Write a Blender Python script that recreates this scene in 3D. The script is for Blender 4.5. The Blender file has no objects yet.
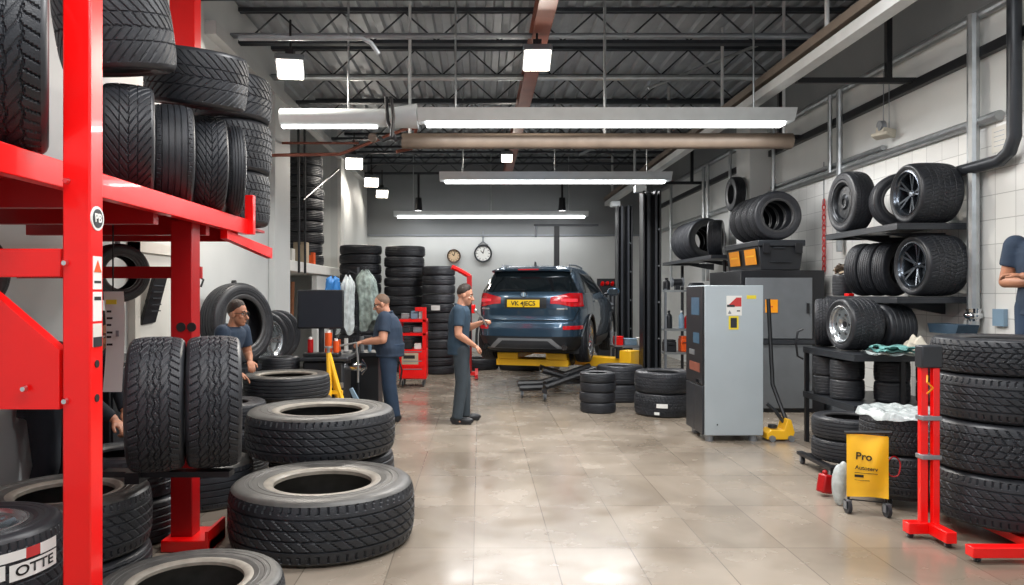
import bpy, bmesh, math, random
import numpy as np
from mathutils import Vector, Matrix, Euler
random.seed(7)
PI = math.pi
C = bpy.context.scene.collection
scene = bpy.context.scene
V = Vector

# ------------------------------------------------------------------ materials
def lin(h):
    h = h.lstrip('#')
    out = []
    for i in (0, 2, 4):
        c = int(h[i:i+2], 16)/255
        out.append(c/12.92 if c <= .04045 else ((c+.055)/1.055)**2.4)
    return (*out, 1)

def mat(name, col, rough=.5, metal=0, var=.12, scale=6, bump=0, bscale=40, emit=None, estr=0, coat=0, spec=.5, alpha=1, trans=0, rvar=0):
    m = bpy.data.materials.new(name); m.use_nodes = True
    nt = m.node_tree; N = nt.nodes; Lk = nt.links
    b = N['Principled BSDF']
    if isinstance(col, str): col = lin(col)
    b.inputs['Base Color'].default_value = col
    b.inputs['Roughness'].default_value = rough
    b.inputs['Metallic'].default_value = metal
    b.inputs['Coat Weight'].default_value = coat
    b.inputs['Specular IOR Level'].default_value = spec
    b.inputs['Alpha'].default_value = alpha
    b.inputs['Transmission Weight'].default_value = trans
    if emit:
        b.inputs['Emission Color'].default_value = lin(emit) if isinstance(emit, str) else emit
        b.inputs['Emission Strength'].default_value = estr
    tc = N.new('ShaderNodeTexCoord')
    if var or rvar:
        no = N.new('ShaderNodeTexNoise'); no.inputs['Scale'].default_value = scale; no.inputs['Detail'].default_value = 5
        Lk.new(tc.outputs['Object'], no.inputs['Vector'])
        if var:
            mr = N.new('ShaderNodeMapRange'); mr.inputs['From Min'].default_value = .3; mr.inputs['From Max'].default_value = .7
            mr.inputs['To Min'].default_value = 1-var; mr.inputs['To Max'].default_value = 1+var
            Lk.new(no.outputs['Fac'], mr.inputs['Value'])
            mx = N.new('ShaderNodeVectorMath'); mx.operation = 'SCALE'
            mx.inputs[0].default_value = col[:3]
            Lk.new(mr.outputs['Result'], mx.inputs['Scale'])
            Lk.new(mx.outputs['Vector'], b.inputs['Base Color'])
        if rvar:
            mr2 = N.new('ShaderNodeMapRange'); mr2.inputs['From Min'].default_value = .3; mr2.inputs['From Max'].default_value = .7
            mr2.inputs['To Min'].default_value = max(.02, rough-rvar); mr2.inputs['To Max'].default_value = rough+rvar
            Lk.new(no.outputs['Fac'], mr2.inputs['Value']); Lk.new(mr2.outputs['Result'], b.inputs['Roughness'])
    if bump:
        n2 = N.new('ShaderNodeTexNoise'); n2.inputs['Scale'].default_value = bscale; n2.inputs['Detail'].default_value = 4
        Lk.new(tc.outputs['Object'], n2.inputs['Vector'])
        bp = N.new('ShaderNodeBump'); bp.inputs['Strength'].default_value = bump; bp.inputs['Distance'].default_value = .01
        Lk.new(n2.outputs['Fac'], bp.inputs['Height']); Lk.new(bp.outputs['Normal'], b.inputs['Normal'])
    return m

MT = dict(
    tread=mat('tread_rubber', (.017, .019, .024, 1), .5, var=.3, scale=5, bump=.25, bscale=60),
    side=mat('sidewall_rubber', (.021, .0225, .027, 1), .4, var=.25, scale=7),
    bead_d=mat('dark_bead_rubber', (.04, .04, .042, 1), .4, var=.2, scale=7),
    bead=mat('bead_rubber', (.24, .215, .18, 1), .4, var=.2, scale=7),
    tread_b=mat('old_tread_rubber', (.018, .020, .0245, 1), .5, var=.3, scale=5, bump=.3, bscale=60),
    side_b=mat('sheen_sidewall_rubber', (.062, .060, .056, 1), .42, var=.3, scale=5),  # lighter grey puts the grazing sheen of lying tyres into the colour
    red=mat('red_paint', '#fb0808', .3, var=.05, scale=3, coat=.3),
    dred=mat('dark_red_paint', '#a80a10', .35, var=.1, scale=3),
    black=mat('black_paint', '#17181c', .4, var=.15),
    blackp=mat('black_plastic', '#1c1e22', .45, var=.1),
    dkgrey=mat('dark_grey_metal', '#35383d', .4, metal=.3, var=.1),
    shelfm=mat('charcoal_shelf_metal', '#2e3136', .4, metal=.2, var=.12),
    grey=mat('grey_metal', '#8d9298', .35, metal=.5, var=.08),
    galv=mat('galvanised_steel', '#b4b8ba', .32, metal=.75, var=.12, scale=9),
    chrome=mat('bright_chrome', '#d8dadc', .12, metal=1, var=.03),
    alloyd=mat('dark_alloy', '#5a6068', .22, metal=.9, var=.08),
    alloys=mat('silver_alloy', '#b6babd', .25, metal=.9, var=.05),
    steelb=mat('black_steel_wheel', '#24272b', .35, metal=.5, var=.1),
    white=mat('white_label', '#e6e6e2', .5, var=.03),
    cream=mat('cream_plastic', '#d9d6cd', .5, var=.05),
    ink=mat('black_ink', '#161616', .6, var=0),
    rink=mat('red_ink', '#c23a3a', .6, var=0),
    yellow=mat('yellow_paint', '#ffc324', .4, var=.08, scale=4, coat=.2),
    lemon=mat('lemon_label', '#e8d23a', .5, var=.05),
    orange=mat('orange_label', '#f39a10', .5, var=.06),
    vorange=mat('vivid_orange_plastic', '#e4581c', .4, var=.08),
    dglass=mat('dim_blue_display', '#3d5a70', .4, var=.1, scale=20),
    blue=mat('blue_plastic', '#2a74b8', .4, var=.08),
    steelblue=mat('grey_blue_plastic', '#7d97ab', .4, var=.08),
    rust=mat('rust_red_primer', '#7c4434', .6, var=.2, scale=4),
    tan=mat('tan_painted_beam', '#64574b', .55, var=.15, scale=5),
    wood=mat('brown_wood', '#7a4a2c', .6, var=.2),
    card=mat('cardboard', '#b9a88f', .7, var=.1),
    skin=mat('skin', '#c08a70', .5, var=.06, scale=14),
    skin2=mat('tanned_skin', '#b07a5e', .5, var=.06, scale=14),
    navy=mat('navy_cloth', '#26364a', .8, var=.12, scale=9, bump=.5, bscale=11),
    navy2=mat('slate_navy_cloth', '#2a4052', .8, var=.12, scale=9, bump=.5, bscale=11),
    trs=mat('charcoal_work_trousers', '#39434b', .8, var=.12, scale=9, bump=.5, bscale=10),
    trs2=mat('blue_work_trousers', '#25384f', .8, var=.12, scale=9, bump=.5, bscale=10),
    darkcl=mat('dark_navy_cloth', '#10161f', .85, var=.2, scale=9, bump=.5, bscale=10),
    shoe=mat('black_leather', '#202226', .45, var=.1),
    hair=mat('dark_hair', '#2a1d16', .6, var=.25, scale=40, bump=.6, bscale=120),
    hair2=mat('short_grey_brown_hair', '#6d5646', .6, var=.2, scale=40, bump=.4, bscale=120),
    eyew=mat('eye_white', '#e4e0d8', .3, var=0),
    carp=mat('slate_blue_car_paint', '#3a5368', .26, metal=.55, var=.04, coat=.9),
    cladd=mat('black_car_cladding', '#191c20', .55, var=.1),
    glassd=mat('dark_tinted_glass', '#141b1f', .06, var=.05, coat=.6),
    tail=mat('red_tail_lens', '#c4101c', .12, var=.1, coat=.8, emit='#ff1020', estr=.03),
    tail2=mat('bright_red_tail_lens', '#ff4a55', .15, var=.05, emit='#ff4050', estr=.2),
    plate=mat('yellow_number_plate', '#f2c81a', .4, var=.03),
    film=mat('clear_plastic_film', '#c8d0d0', .18, var=.25, scale=14, bump=1, bscale=14, alpha=.75),
    filmt=mat('teal_plastic_film', '#6fa3a0', .2, var=.35, scale=10, bump=1, bscale=14),
    cloth=mat('grey_green_cloth', '#7e8b86', .4, var=.6, scale=14, bump=1, bscale=14),
    rag=mat('beige_rag', '#cfc8b8', .8, var=.12, scale=10, bump=.8, bscale=16),
    screen=mat('dark_screen', '#232a33', .3, var=.05),
    fridge=mat('silver_grey_sheet_metal', '#b6c1c7', .4, metal=.2, var=.04, scale=2),
    doorg=mat('grey_cabinet_door', '#6d7175', .4, metal=.2, var=.06),
    tanface=mat('tan_clock_face', '#d8bd9a', .5, var=.05),
    brownrim=mat('brown_clock_rim', '#4c3426', .45, var=.1),
    lampw=mat('lamp_white_glow', '#ffffff', .5, var=0, emit='#ffffff', estr=7),
    lampf=mat('flood_glow', '#ffffff', .5, var=0, emit='#fff1dc', estr=14),
    lampb=mat('white_lamp_body', '#c9ced0', .4, metal=.2, var=.05),
    doorw=mat('off_white_door', '#d4d3cc', .5, var=.04, scale=3),
)

# ------------------------------------------------------------------ mesh helper
class MB:
    def __init__(s): s.v = []; s.f = []; s.m = []; s.sm = []
    def add(s, vs, fs, mi=0, smooth=True):
        b = len(s.v); s.v += [tuple(v) for v in vs]
        for f in fs: s.f.append(tuple(i+b for i in f)); s.m.append(mi); s.sm.append(smooth)
        return s
    def box(s, c, d, rot=None, mi=0):
        R = rot if rot is not None else Matrix.Identity(3)
        if isinstance(R, (tuple, list)): R = Euler(R).to_matrix()
        c = V(c); vs = []
        for x in (-.5, .5):
            for y in (-.5, .5):
                for z in (-.5, .5): vs.append(c + R @ V((x*d[0], y*d[1], z*d[2])))
        return s.add(vs, [(0,1,3,2),(4,6,7,5),(0,4,5,1),(2,3,7,6),(0,2,6,4),(1,5,7,3)], mi)
    def bb(s, x0, x1, y0, y1, z0, z1, mi=0):
        return s.box(((x0+x1)/2, (y0+y1)/2, (z0+z1)/2), (x1-x0, y1-y0, z1-z0), None, mi)
    def cyl(s, p0, p1, r, r2=None, seg=16, mi=0, caps=True):
        r2 = r if r2 is None else r2
        p0 = V(p0); p1 = V(p1); d = (p1-p0)
        q = d.to_track_quat('Z', 'Y').to_matrix()
        vs = []; fs = []
        for k in range(seg):
            a = 2*PI*k/seg; u = q @ V((math.cos(a), math.sin(a), 0))
            vs += [p0+u*r, p1+u*r2]
        for k in range(seg):
            a = 2*k; b = 2*((k+1) % seg); fs.append((a, b, b+1, a+1))
        if caps:
            fs.append(tuple(2*k for k in range(seg))[::-1]); fs.append(tuple(2*k+1 for k in range(seg)))
        return s.add(vs, fs, mi)
    def tube(s, pts, r, seg=8, mi=0):
        pts = [V(p) for p in pts]; n = len(pts); vs = []; fs = []
        ref = None
        for i, p in enumerate(pts):
            d = (pts[min(i+1, n-1)]-pts[max(i-1, 0)]).normalized()
            if ref is None: ref = d.orthogonal().normalized()
            ref = (ref - d*ref.dot(d)).normalized(); w = d.cross(ref)
            rr = r[i] if isinstance(r, (list, tuple)) else r
            for k in range(seg):
                a = 2*PI*k/seg; vs.append(p + (ref*math.cos(a)+w*math.sin(a))*rr)
        for i in range(n-1):
            for k in range(seg):
                a = i*seg+k; b = i*seg+(k+1) % seg; fs.append((a, b, b+seg, a+seg))
        fs.append(tuple(range(seg))[::-1]); fs.append(tuple((n-1)*seg+k for k in range(seg)))
        return s.add(vs, fs, mi)
    def lathe(s, prof, seg=48, M=None, mi=0, closed=False):
        M = M or Matrix.Identity(4); vs = []; fs = []; n = len(prof)
        for k in range(seg):
            a = 2*PI*k/seg; ca, sa = math.cos(a), math.sin(a)
            for r, z in prof: vs.append(M @ V((r*ca, r*sa, z)))
        for k in range(seg):
            k2 = (k+1) % seg
            for i in range(n if closed else n-1):
                j = (i+1) % n
                fs.append((k*n+i, k2*n+i, k2*n+j, k*n+j))
        return s.add(vs, fs, mi)
    def prism(s, poly, d, M=None, mi=0):
        M = M or Matrix.Identity(4); n = len(poly)
        vs = [M @ V((x, y, 0)) for x, y in poly] + [M @ V((x, y, d)) for x, y in poly]
        fs = [tuple(range(n))[::-1], tuple(range(n, 2*n))] + [(i, (i+1) % n, (i+1) % n+n, i+n) for i in range(n)]
        return s.add(vs, fs, mi)
    def ell(s, c, r, seg=16, rings=10, M=None, mi=0):
        if not isinstance(r, (tuple, list)): r = (r, r, r)
        M = M or Matrix.Identity(3); c = V(c); vs = [c + M @ V((0, 0, -r[2]))]; fs = []
        for i in range(1, rings):
            t = PI*i/rings
            for k in range(seg):
                a = 2*PI*k/seg
                vs.append(c + M @ V((r[0]*math.sin(t)*math.cos(a), r[1]*math.sin(t)*math.sin(a), -r[2]*math.cos(t))))
        vs.append(c + M @ V((0, 0, r[2])))
        for k in range(seg): fs.append((0, 1+(k+1) % seg, 1+k))
        for i in range(rings-2):
            for k in range(seg):
                a = 1+i*seg+k; b = 1+i*seg+(k+1) % seg; fs.append((a, b, b+seg, a+seg))
        L = len(vs)-1; o = 1+(rings-2)*seg
        for k in range(seg): fs.append((o+k, o+(k+1) % seg, L))
        return s.add(vs, fs, mi)
    def grid(s, fn, nu, nv, mi=0, wrap=False):
        vs = [fn(i/nu, j/nv) for i in range(nu+(0 if wrap else 1)) for j in range(nv+1)]; fs = []
        for i in range(nu):
            i2 = (i+1) % nu if wrap else i+1
            for j in range(nv): fs.append((i*(nv+1)+j, i2*(nv+1)+j, i2*(nv+1)+j+1, i*(nv+1)+j+1))
        return s.add(vs, fs, mi)
    def mesh(s, name, mats, angle=35):
        me = bpy.data.meshes.new(name); me.from_pydata(s.v, [], s.f)
        if not isinstance(mats, (list, tuple)): mats = [mats]
        for m in mats: me.materials.append(MT[m] if isinstance(m, str) else m)
        me.polygons.foreach_set('material_index', s.m); me.polygons.foreach_set('use_smooth', s.sm)
        me.validate(); me.update()
        bm = bmesh.new(); bm.from_mesh(me); bmesh.ops.recalc_face_normals(bm, faces=bm.faces); bm.to_mesh(me); bm.free()
        me.set_sharp_from_angle(angle=math.radians(angle))
        return me
    def build(s, name, mats, parent=None, bevel=0, world=True, angle=35):
        o = bpy.data.objects.new(name, s.mesh(name, mats, angle)); C.objects.link(o)
        if parent is not None: adopt(o, parent, world)
        if bevel:
            b = o.modifiers.new('bevel', 'BEVEL'); b.width = bevel; b.segments = 2; b.limit_method = 'ANGLE'; b.angle_limit = math.radians(40)
        return o

def wm(o):
    m = o.matrix_basis
    return (wm(o.parent) @ o.matrix_parent_inverse @ m) if o.parent else m
def adopt(o, parent, world=True):
    o.parent = parent
    o.matrix_parent_inverse = wm(parent).inverted() if world else Matrix.Identity(4)
def thing(name, label, cat, loc=(0, 0, 0), rz=0, group=None, mtx=None):
    o = bpy.data.objects.new(name, None); C.objects.link(o); o.empty_display_size = .1
    if mtx is not None: o.matrix_basis = mtx
    else: o.location = loc; o.rotation_euler = (0, 0, rz)
    return tag(o, label, cat, group)
def tag(o, label, cat, group=None, kind=None):
    o['label'] = label; o['category'] = cat
    if group: o['group'] = group
    if kind: o['kind'] = kind
    return o
def struct(name, mb, m, bevel=0):
    o = mb.build(name, m, None, bevel); o['kind'] = 'structure'; return o
def copy_tree(o, parent=None):
    c = o.copy(); C.objects.link(c)
    if parent is not None: c.parent = parent
    for ch in list(o.children): copy_tree(ch, c)
    return c
def textmesh(txt, size, depth=.002, bold=False):
    cu = bpy.data.curves.new('t', 'FONT'); cu.body = txt; cu.size = size; cu.extrude = depth; cu.align_x = 'CENTER'; cu.align_y = 'CENTER'
    if bold: cu.offset = size*.02
    o = bpy.data.objects.new('t', cu); C.objects.link(o)
    dg = bpy.context.evaluated_depsgraph_get()
    me = bpy.data.meshes.new_from_object(o.evaluated_get(dg)); bpy.data.objects.remove(o); return me
def text(name, txt, size, M, m, parent, bold=False, depth=.0015):
    me = textmesh(txt, size, depth, bold); me.materials.clear(); me.materials.append(MT[m]); me.transform(M)
    o = bpy.data.objects.new(name, me); C.objects.link(o); adopt(o, parent); return o
def frame(o, x, y):   # 4x4 from origin, x dir and y dir
    x = V(x).normalized(); z = x.cross(V(y)).normalized(); y = z.cross(x)
    M = Matrix((x, y, z)).transposed().to_4x4(); M.translation = V(o); return M

# ------------------------------------------------------------------ camera: level, lens axis shifted
F = 740.0; CX = 480.0; CY = 293.0; H = 1.65
cam = bpy.data.cameras.new('camera'); co = bpy.data.objects.new('camera', cam); C.objects.link(co)
co.location = (0, 0, H); co.rotation_euler = (PI/2, 0, 0)
cam.sensor_width = 36; cam.lens = F*36/1024; cam.shift_x = (512-CX)/1024; cam.shift_y = -(292.5-CY)/1024; cam.clip_start = .05
scene.camera = co
def P(px, py, Y): return V(((px-CX)*Y/F, Y, H-(py-CY)*Y/F))
# ------------------------------------------------------------------ room shell
XL, XR, YB, ZC = -3.2, 4.9, 21.0, 5.45
def floor_mat():
    m = mat('stone_tile_floor', '#8f867b', .3, var=0)
    nt = m.node_tree; N = nt.nodes; L = nt.links; b = N['Principled BSDF']
    tc = N.new('ShaderNodeTexCoord'); mp = N.new('ShaderNodeMapping'); mp.inputs['Location'].default_value = (.04, .04, 0)
    mp.inputs['Rotation'].default_value = (0, 0, PI/2)
    L.new(tc.outputs['Object'], mp.inputs['Vector'])
    br = N.new('ShaderNodeTexBrick'); br.offset = 0; br.inputs['Scale'].default_value = 1
    br.inputs['Brick Width'].default_value = .95; br.inputs['Row Height'].default_value = .505
    br.inputs['Mortar Size'].default_value = .004; br.inputs['Mortar Smooth'].default_value = .3; br.inputs['Bias'].default_value = 0
    br.inputs['Color1'].default_value = lin('#9d9489'); br.inputs['Color2'].default_value = lin('#8d8479'); br.inputs['Mortar'].default_value = lin('#746d64')
    L.new(mp.outputs['Vector'], br.inputs['Vector'])
    n1 = N.new('ShaderNodeTexNoise'); n1.inputs['Scale'].default_value = .8; n1.inputs['Detail'].default_value = 4; n1.inputs['Roughness'].default_value = .5; n1.inputs['Distortion'].default_value = .6
    L.new(tc.outputs['Object'], n1.inputs['Vector'])
    cr = N.new('ShaderNodeValToRGB'); cr.color_ramp.elements[0].position = .33; cr.color_ramp.elements[0].color = (.66, .62, .57, 1)
    cr.color_ramp.elements[1].position = .62; cr.color_ramp.elements[1].color = (1.06, 1.03, .99, 1)
    L.new(n1.outputs['Fac'], cr.inputs['Fac'])
    mx = N.new('ShaderNodeMix'); mx.data_type = 'RGBA'; mx.blend_type = 'MULTIPLY'; mx.inputs['Factor'].default_value = 1
    L.new(br.outputs['Color'], mx.inputs['A']); L.new(cr.outputs['Color'], mx.inputs['B']); L.new(mx.outputs['Result'], b.inputs['Base Color'])
    n2 = N.new('ShaderNodeTexNoise'); n2.inputs['Scale'].default_value = 2.3; n2.inputs['Detail'].default_value = 6
    L.new(tc.outputs['Object'], n2.inputs['Vector'])
    mr = N.new('ShaderNodeMapRange'); mr.inputs['From Min'].default_value = .3; mr.inputs['From Max'].default_value = .7; mr.inputs['To Min'].default_value = .12; mr.inputs['To Max'].default_value = .34
    L.new(n2.outputs['Fac'], mr.inputs['Value']); L.new(mr.outputs['Result'], b.inputs['Roughness'])
    bp = N.new('ShaderNodeBump'); bp.inputs['Strength'].default_value = .15; bp.inputs['Distance'].default_value = .004; bp.invert = True
    L.new(br.outputs['Fac'], bp.inputs['Height']); L.new(bp.outputs['Normal'], b.inputs['Normal'])
    return m
def tile_mat():
    m = mat('white_wall_tile', '#c8c9c6', .28, var=0)
    nt = m.node_tree; N = nt.nodes; L = nt.links; b = N['Principled BSDF']
    tc = N.new('ShaderNodeTexCoord'); mp = N.new('ShaderNodeMapping'); mp.inputs['Rotation'].default_value = (0, PI/2, 0)
    sp = N.new('ShaderNodeSeparateXYZ'); cb = N.new('ShaderNodeCombineXYZ')
    L.new(tc.outputs['Object'], sp.inputs[0]); L.new(sp.outputs['Y'], cb.inputs['X']); L.new(sp.outputs['Z'], cb.inputs['Y'])
    br = N.new('ShaderNodeTexBrick'); br.offset = 0; br.inputs['Scale'].default_value = 1
    br.inputs['Brick Width'].default_value = .27; br.inputs['Row Height'].default_value = .235
    br.inputs['Mortar Size'].default_value = .004; br.inputs['Mortar Smooth'].default_value = .2
    br.inputs['Color1'].default_value = lin('#e4e4e0'); br.inputs['Color2'].default_value = lin('#dadad7'); br.inputs['Mortar'].default_value = lin('#b0b0ad')
    L.new(cb.outputs[0], br.inputs['Vector']); L.new(br.outputs['Color'], b.inputs['Base Color'])
    bp = N.new('ShaderNodeBump'); bp.inputs['Strength'].default_value = .2; bp.inputs['Distance'].default_value = .004; bp.invert = True
    L.new(br.outputs['Fac'], bp.inputs['Height']); L.new(bp.outputs['Normal'], b.inputs['Normal'])
    return m
MT['floor'] = floor_mat(); MT['tile'] = tile_mat()
MT['wallw'] = mat('off_white_wall', '#cdd0cf', .6, var=.04, scale=1.2)
MT['wallp'] = mat('pale_grey_wall', '#d8dad8', .55, var=.05, scale=1.2)
MT['walld'] = mat('shadow_grey_wall', '#7e8183', .6, var=.06, scale=1.2)  # darker grey; above the right wall pipe it is painted-in shade
MT['deck'] = mat('grey_roof_deck', '#a4a9ae', .5, metal=.2, var=.1, scale=3)
MT['joist'] = mat('dark_joist_steel', '#33373c', .5, metal=.3, var=.12)
MT['pale'] = mat('pale_conduit', '#c6c8c8', .4, metal=.2, var=.06)

struct('floor', MB().bb(-4.6, 5.2, -5, YB+.2, -.1, 0), 'floor')
struct('wall_back', MB().bb(-4.6, 5.1, YB, YB+.15, 0, 3.28), 'wallw')
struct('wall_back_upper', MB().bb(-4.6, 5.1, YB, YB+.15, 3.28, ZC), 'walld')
struct('trim_1', MB().bb(XL+.02, XR-.02, YB-.03, YB, 3.26, 3.31), 'grey')
struct('wall_right', MB().bb(XR, XR+.15, -3, YB, 0, 4.42), 'wallp')
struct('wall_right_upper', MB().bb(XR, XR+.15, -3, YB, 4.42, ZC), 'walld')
struct('wall_right_tiles', MB().bb(XR-.012, XR, -3, 12.4, 0, 3.3), 'tile')
struct('wall_right_pier', MB().bb(4.52, XR, 12.4, 13.05, 0, 4.7), 'wallp', .01)
# left wall: solid, alcove with shelf, solid
struct('wall_left', MB().bb(XL-.15, XL, -3, 12.1, 0, ZC), 'wallw')
struct('wall_left_rear', MB().bb(XL-.15, XL, 16.6, YB, 0, ZC), 'wallw')
struct('wall_left_alcove', MB().bb(-4.45, -4.3, 11.95, 16.75, 0, ZC).bb(-4.45, XL-.15, 11.95, 12.1, 0, ZC).bb(-4.45, XL-.15, 16.6, 16.75, 0, ZC), 'wallp')
struct('wall_left_pier', MB().bb(XL, XL+.10, 11.2, 12.09, 0, 4.8), 'wallw', .01)
struct('trim_2', MB().bb(XL, XL+.08, 16.61, 16.95, 0, 4.75), 'white', .01)
struct('trim_3', MB().bb(XL, XL+.13, 8.6, 20.9, 4.66, 4.82), 'pale')
struct('trim_4', MB().bb(-4.3, XL+.05, 12.1, 16.6, 2.02, 2.2), 'white', .01)     # alcove shelf
struct('wall_left_infill', MB().bb(XL-.12, XL-.02, 14.6, 16.6, 0, 2.0), 'wallp')
struct('baseboard_left', MB().bb(XL, XL+.02, -3, 11.2, 0, .12), 'grey')
struct('baseboard_right', MB().bb(XR-.03, XR-.012, -3, 12.4, 0, .12), 'grey')
# ceiling: corrugated deck, ribs running away from the camera
mb = MB(); x = -4.6; pts = []
while x < 5.2:
    pts += [(x, 0), (x+.10, 0), (x+.125, .05), (x+.215, .05), (x+.24, 0)]; x += .24
vs = [(px, -3, ZC+pz) for px, pz in pts] + [(px, YB+.2, ZC+pz) for px, pz in pts]; n = len(pts)
mb.add(vs, [(i, i+1, i+1+n, i+n) for i in range(n-1)], 0, False)
struct('ceiling', mb, 'deck')
struct('ceiling_roof', MB().bb(-4.6, 5.2, -3, YB+.2, ZC+.07, ZC+.17), 'deck')
# bar joists
jm = MB(); jy = 5.25
def joist_mesh():
    m = MB(); x0, x1 = XL+.0, XR
    for dy in (-.03, .03):
        m.bb(x0, x1, dy-.022, dy+.022, .43, .48); m.bb(x0, x1, dy-.022, dy+.022, 0, .05)
    k = 0; x = x0+.1; up = False
    while x+.42 < x1:
        z0, z1 = (.05, .43) if not up else (.43, .05)
        m.cyl((x, 0, z0), (x+.42, 0, z1), .012, seg=6); up = not up; x += .42
    return m.mesh('ceiling_joist', 'joist')
jme = joist_mesh()
for i in range(11):
    o = bpy.data.objects.new('ceiling_joist', jme); C.objects.link(o); o.location = (0, 5.25+1.53*i, 4.95); o['kind'] = 'structure'
# centre rust-coloured I-beam below the joists
struct('ceiling_beam', MB().bb(.62, .82, -2, 20.9, 4.92, 4.945).bb(.62, .82, -2, 20.9, 4.70, 4.72).bb(.71, .73, -2, 20.9, 4.72, 4.92), 'rust')
# sprinkler and conduit pipes under the ceiling
def pipe(name, pts, r, m='pale', seg=10):
    o = MB().tube(pts, r, seg).build(name, m); o['kind'] = 'structure'; return o
pipe('ceiling_pipe', [(XL+.05, 9.35, 4.9), (4.3, 9.35, 4.9)], .035, 'grey')
pipe('ceiling_pipe', [(XL+.05, 11.1, 4.88), (4.6, 11.1, 4.88)], .045, 'galv')
pipe('ceiling_pipe', [(XL+.05, 13.3, 4.72), (4.5, 13.3, 4.72)], .04, 'galv')
pipe('ceiling_pipe', [(-2.15, 6.6, 3.92), (-1.05, 6.6, 3.92), (-.97, 6.6, 3.88), (-.9, 6.6, 3.78)], .02, 'galv')
pipe('ceiling_pipe', [(XL+.1, 10.6, 3.62), (-2.0, 10.6, 3.64), (-1.05, 10.5, 3.98), (-.9, 10.4, 3.95), (-.95, 10.3, 3.66), (-1.15, 10.2, 3.6)], .025, 'rust')
pipe('ceiling_pipe', [(XL+.1, 11.6, 4.0), (-1.9, 11.6, 4.0)], .02, 'rust')
pipe('ceiling_brace', [(2.55, 11.2, 4.75), (4.2, 11.2, 5.4)], .025, 'galv')
pipe('ceiling_brace', [(1.9, 14.2, 4.3), (3.3, 14.2, 4.95)], .025, 'galv')
# long pale tray line on the right with its tan upper beam and hanger rods
struct('ceiling_tray', MB().bb(3.40, 3.54, 4.5, 20.2, 4.02, 4.13), 'pale')
struct('ceiling_tray_beam', MB().bb(3.38, 3.47, 4.5, 20.2, 4.17, 4.26), 'tan')
for yy in (7.4, 10.6, 13.6, 16.6, 19.4):
    pipe('ceiling_rod', [(3.47, yy, 4.1), (3.47, yy, ZC)], .022 if yy < 12 else .03, 'pale')
for yy in (8.3, 11.3, 16):
    o = MB().bb(3.55, XR-.02, yy-.03, yy+.03, 4.0, 4.06).bb(XR-.35, XR-.29, yy-.03, yy+.03, 4.06, 4.8).build('ceiling_bracket', 'black'); o['kind'] = 'structure'
# right wall services
pipe('trim_rail', [(XR-.05, 4, 4.34), (XR-.05, 20.5, 4.40)], .045, 'galv')
pipe('trim_rail', [(XR-.05, 6.9, 3.31), (XR-.05, 20.5, 3.31)], .05, 'galv')
pipe('trim_rail', [(XR-.05, 8.9, 3.40), (XR-.05, 12.3, 3.40)], .03, 'galv')
o = MB().bb(XR-.07, XR, 4, 20.5, 3.93, 4.03).build('trim_rail', 'black'); o['kind'] = 'structure'
for yy, z0, r in ((9.88, 2.2, .04), (10.15, 3.3, .03), (7.2, 1.32, .055), (15.6, 1.9, .035), (15.9, 1.9, .035), (18.6, 2, .035), (12.1, 2.4, .03), (14.2, 2.4, .03)):
    pipe('trim_conduit', [(XR-.1, yy, z0), (XR-.1, yy, 4.36)], r, 'galv')
pipe('trim_bent_pipe', [(XR-.12, 6.62, 4.3), (XR-.12, 6.62, 3.05), (XR-.12, 6.68, 2.93), (XR-.12, 6.8, 2.87), (XR-.12, 7.5, 2.86), (XR-.12, 8.0, 2.86)], .06, 'dkgrey', 12)
# door in the left wall
dr = MB().bb(XL, XL+.04, 6.82, 7.62, .02, 2.03).build('door_1', 'doorw', bevel=.006); dr['kind'] = 'structure'
MB().bb(XL, XL+.07, 6.72, 6.82, 0, 2.13).bb(XL, XL+.07, 7.62, 7.72, 0, 2.13).bb(XL, XL+.07, 6.72, 7.72, 2.03, 2.13).build('door_frame', 'cream', dr)
MB().cyl((XL+.04, 6.92, 1.02), (XL+.09, 6.92, 1.02), .02).tube([(XL+.09, 6.92, 1.02), (XL+.09, 7.05, 1.02)], .012).build('door_handle', 'galv', dr)

# ------------------------------------------------------------------ lights
scene.view_settings.view_transform = 'Standard'
scene.view_settings.look = 'None'
scene.view_settings.exposure = 0
def area(name, loc, sx, sy, e, rot=(0, 0, 0), col=(1, 1, 1)):
    l = bpy.data.lights.new(name, 'AREA'); l.shape = 'RECTANGLE'; l.size = sx; l.size_y = sy; l.energy = e; l.color = col
    o = bpy.data.objects.new(name, l); C.objects.link(o); o.location = loc; o.rotation_euler = rot; return o
w = bpy.data.worlds.new('daylight'); scene.world = w; w.use_nodes = True  # world light through an assumed open front behind the camera, as frontal fill
w.node_tree.nodes['Background'].inputs['Color'].default_value = (.85, .93, 1, 1)
w.node_tree.nodes['Background'].inputs['Strength'].default_value = .8
# long fluorescent fixtures
def tube_fixture(label, x0, x1, y, z, dep=.22, e=150):
    t = thing('strip_light', label, 'light', ((x0+x1)/2, y, z), group='long fluorescent strip lights')
    MB().prism([(-dep, .14), (dep, .14), (dep*.55, 0), (-dep*.55, 0)], x1-x0, frame((x0, y, z+.02), (0, 1, 0), (0, 0, 1))).build('lamp_housing', 'lampb', t)
    MB().bb(x0+.1, x1-.1, y-.09, y+.09, z-.02, z+.015).build('diffuser', 'lampw', t)
    for f in (.1, .5, .9):
        xx = x0+(x1-x0)*f
        MB().cyl((xx, y, z+.15), (xx, y, ZC), .012, seg=8).build('hanger_rod', 'galv', t)
    area('strip_light_lamp', ((x0+x1)/2, y, z-.06), x1-x0-.3, .25, e)
    return t
f1 = tube_fixture('longest silver strip light, hung nearest under the ceiling', -.75, 3.78, 9.0, 3.70, .2)
tube_fixture('strip light hung in mid room over the car', -.75, 3.54, 13.8, 3.72, .22, 185)
tube_fixture('farthest strip light, just before the back wall above the clocks', -2.35, 2.95, 20.2, 3.72, .12, 38)
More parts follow.
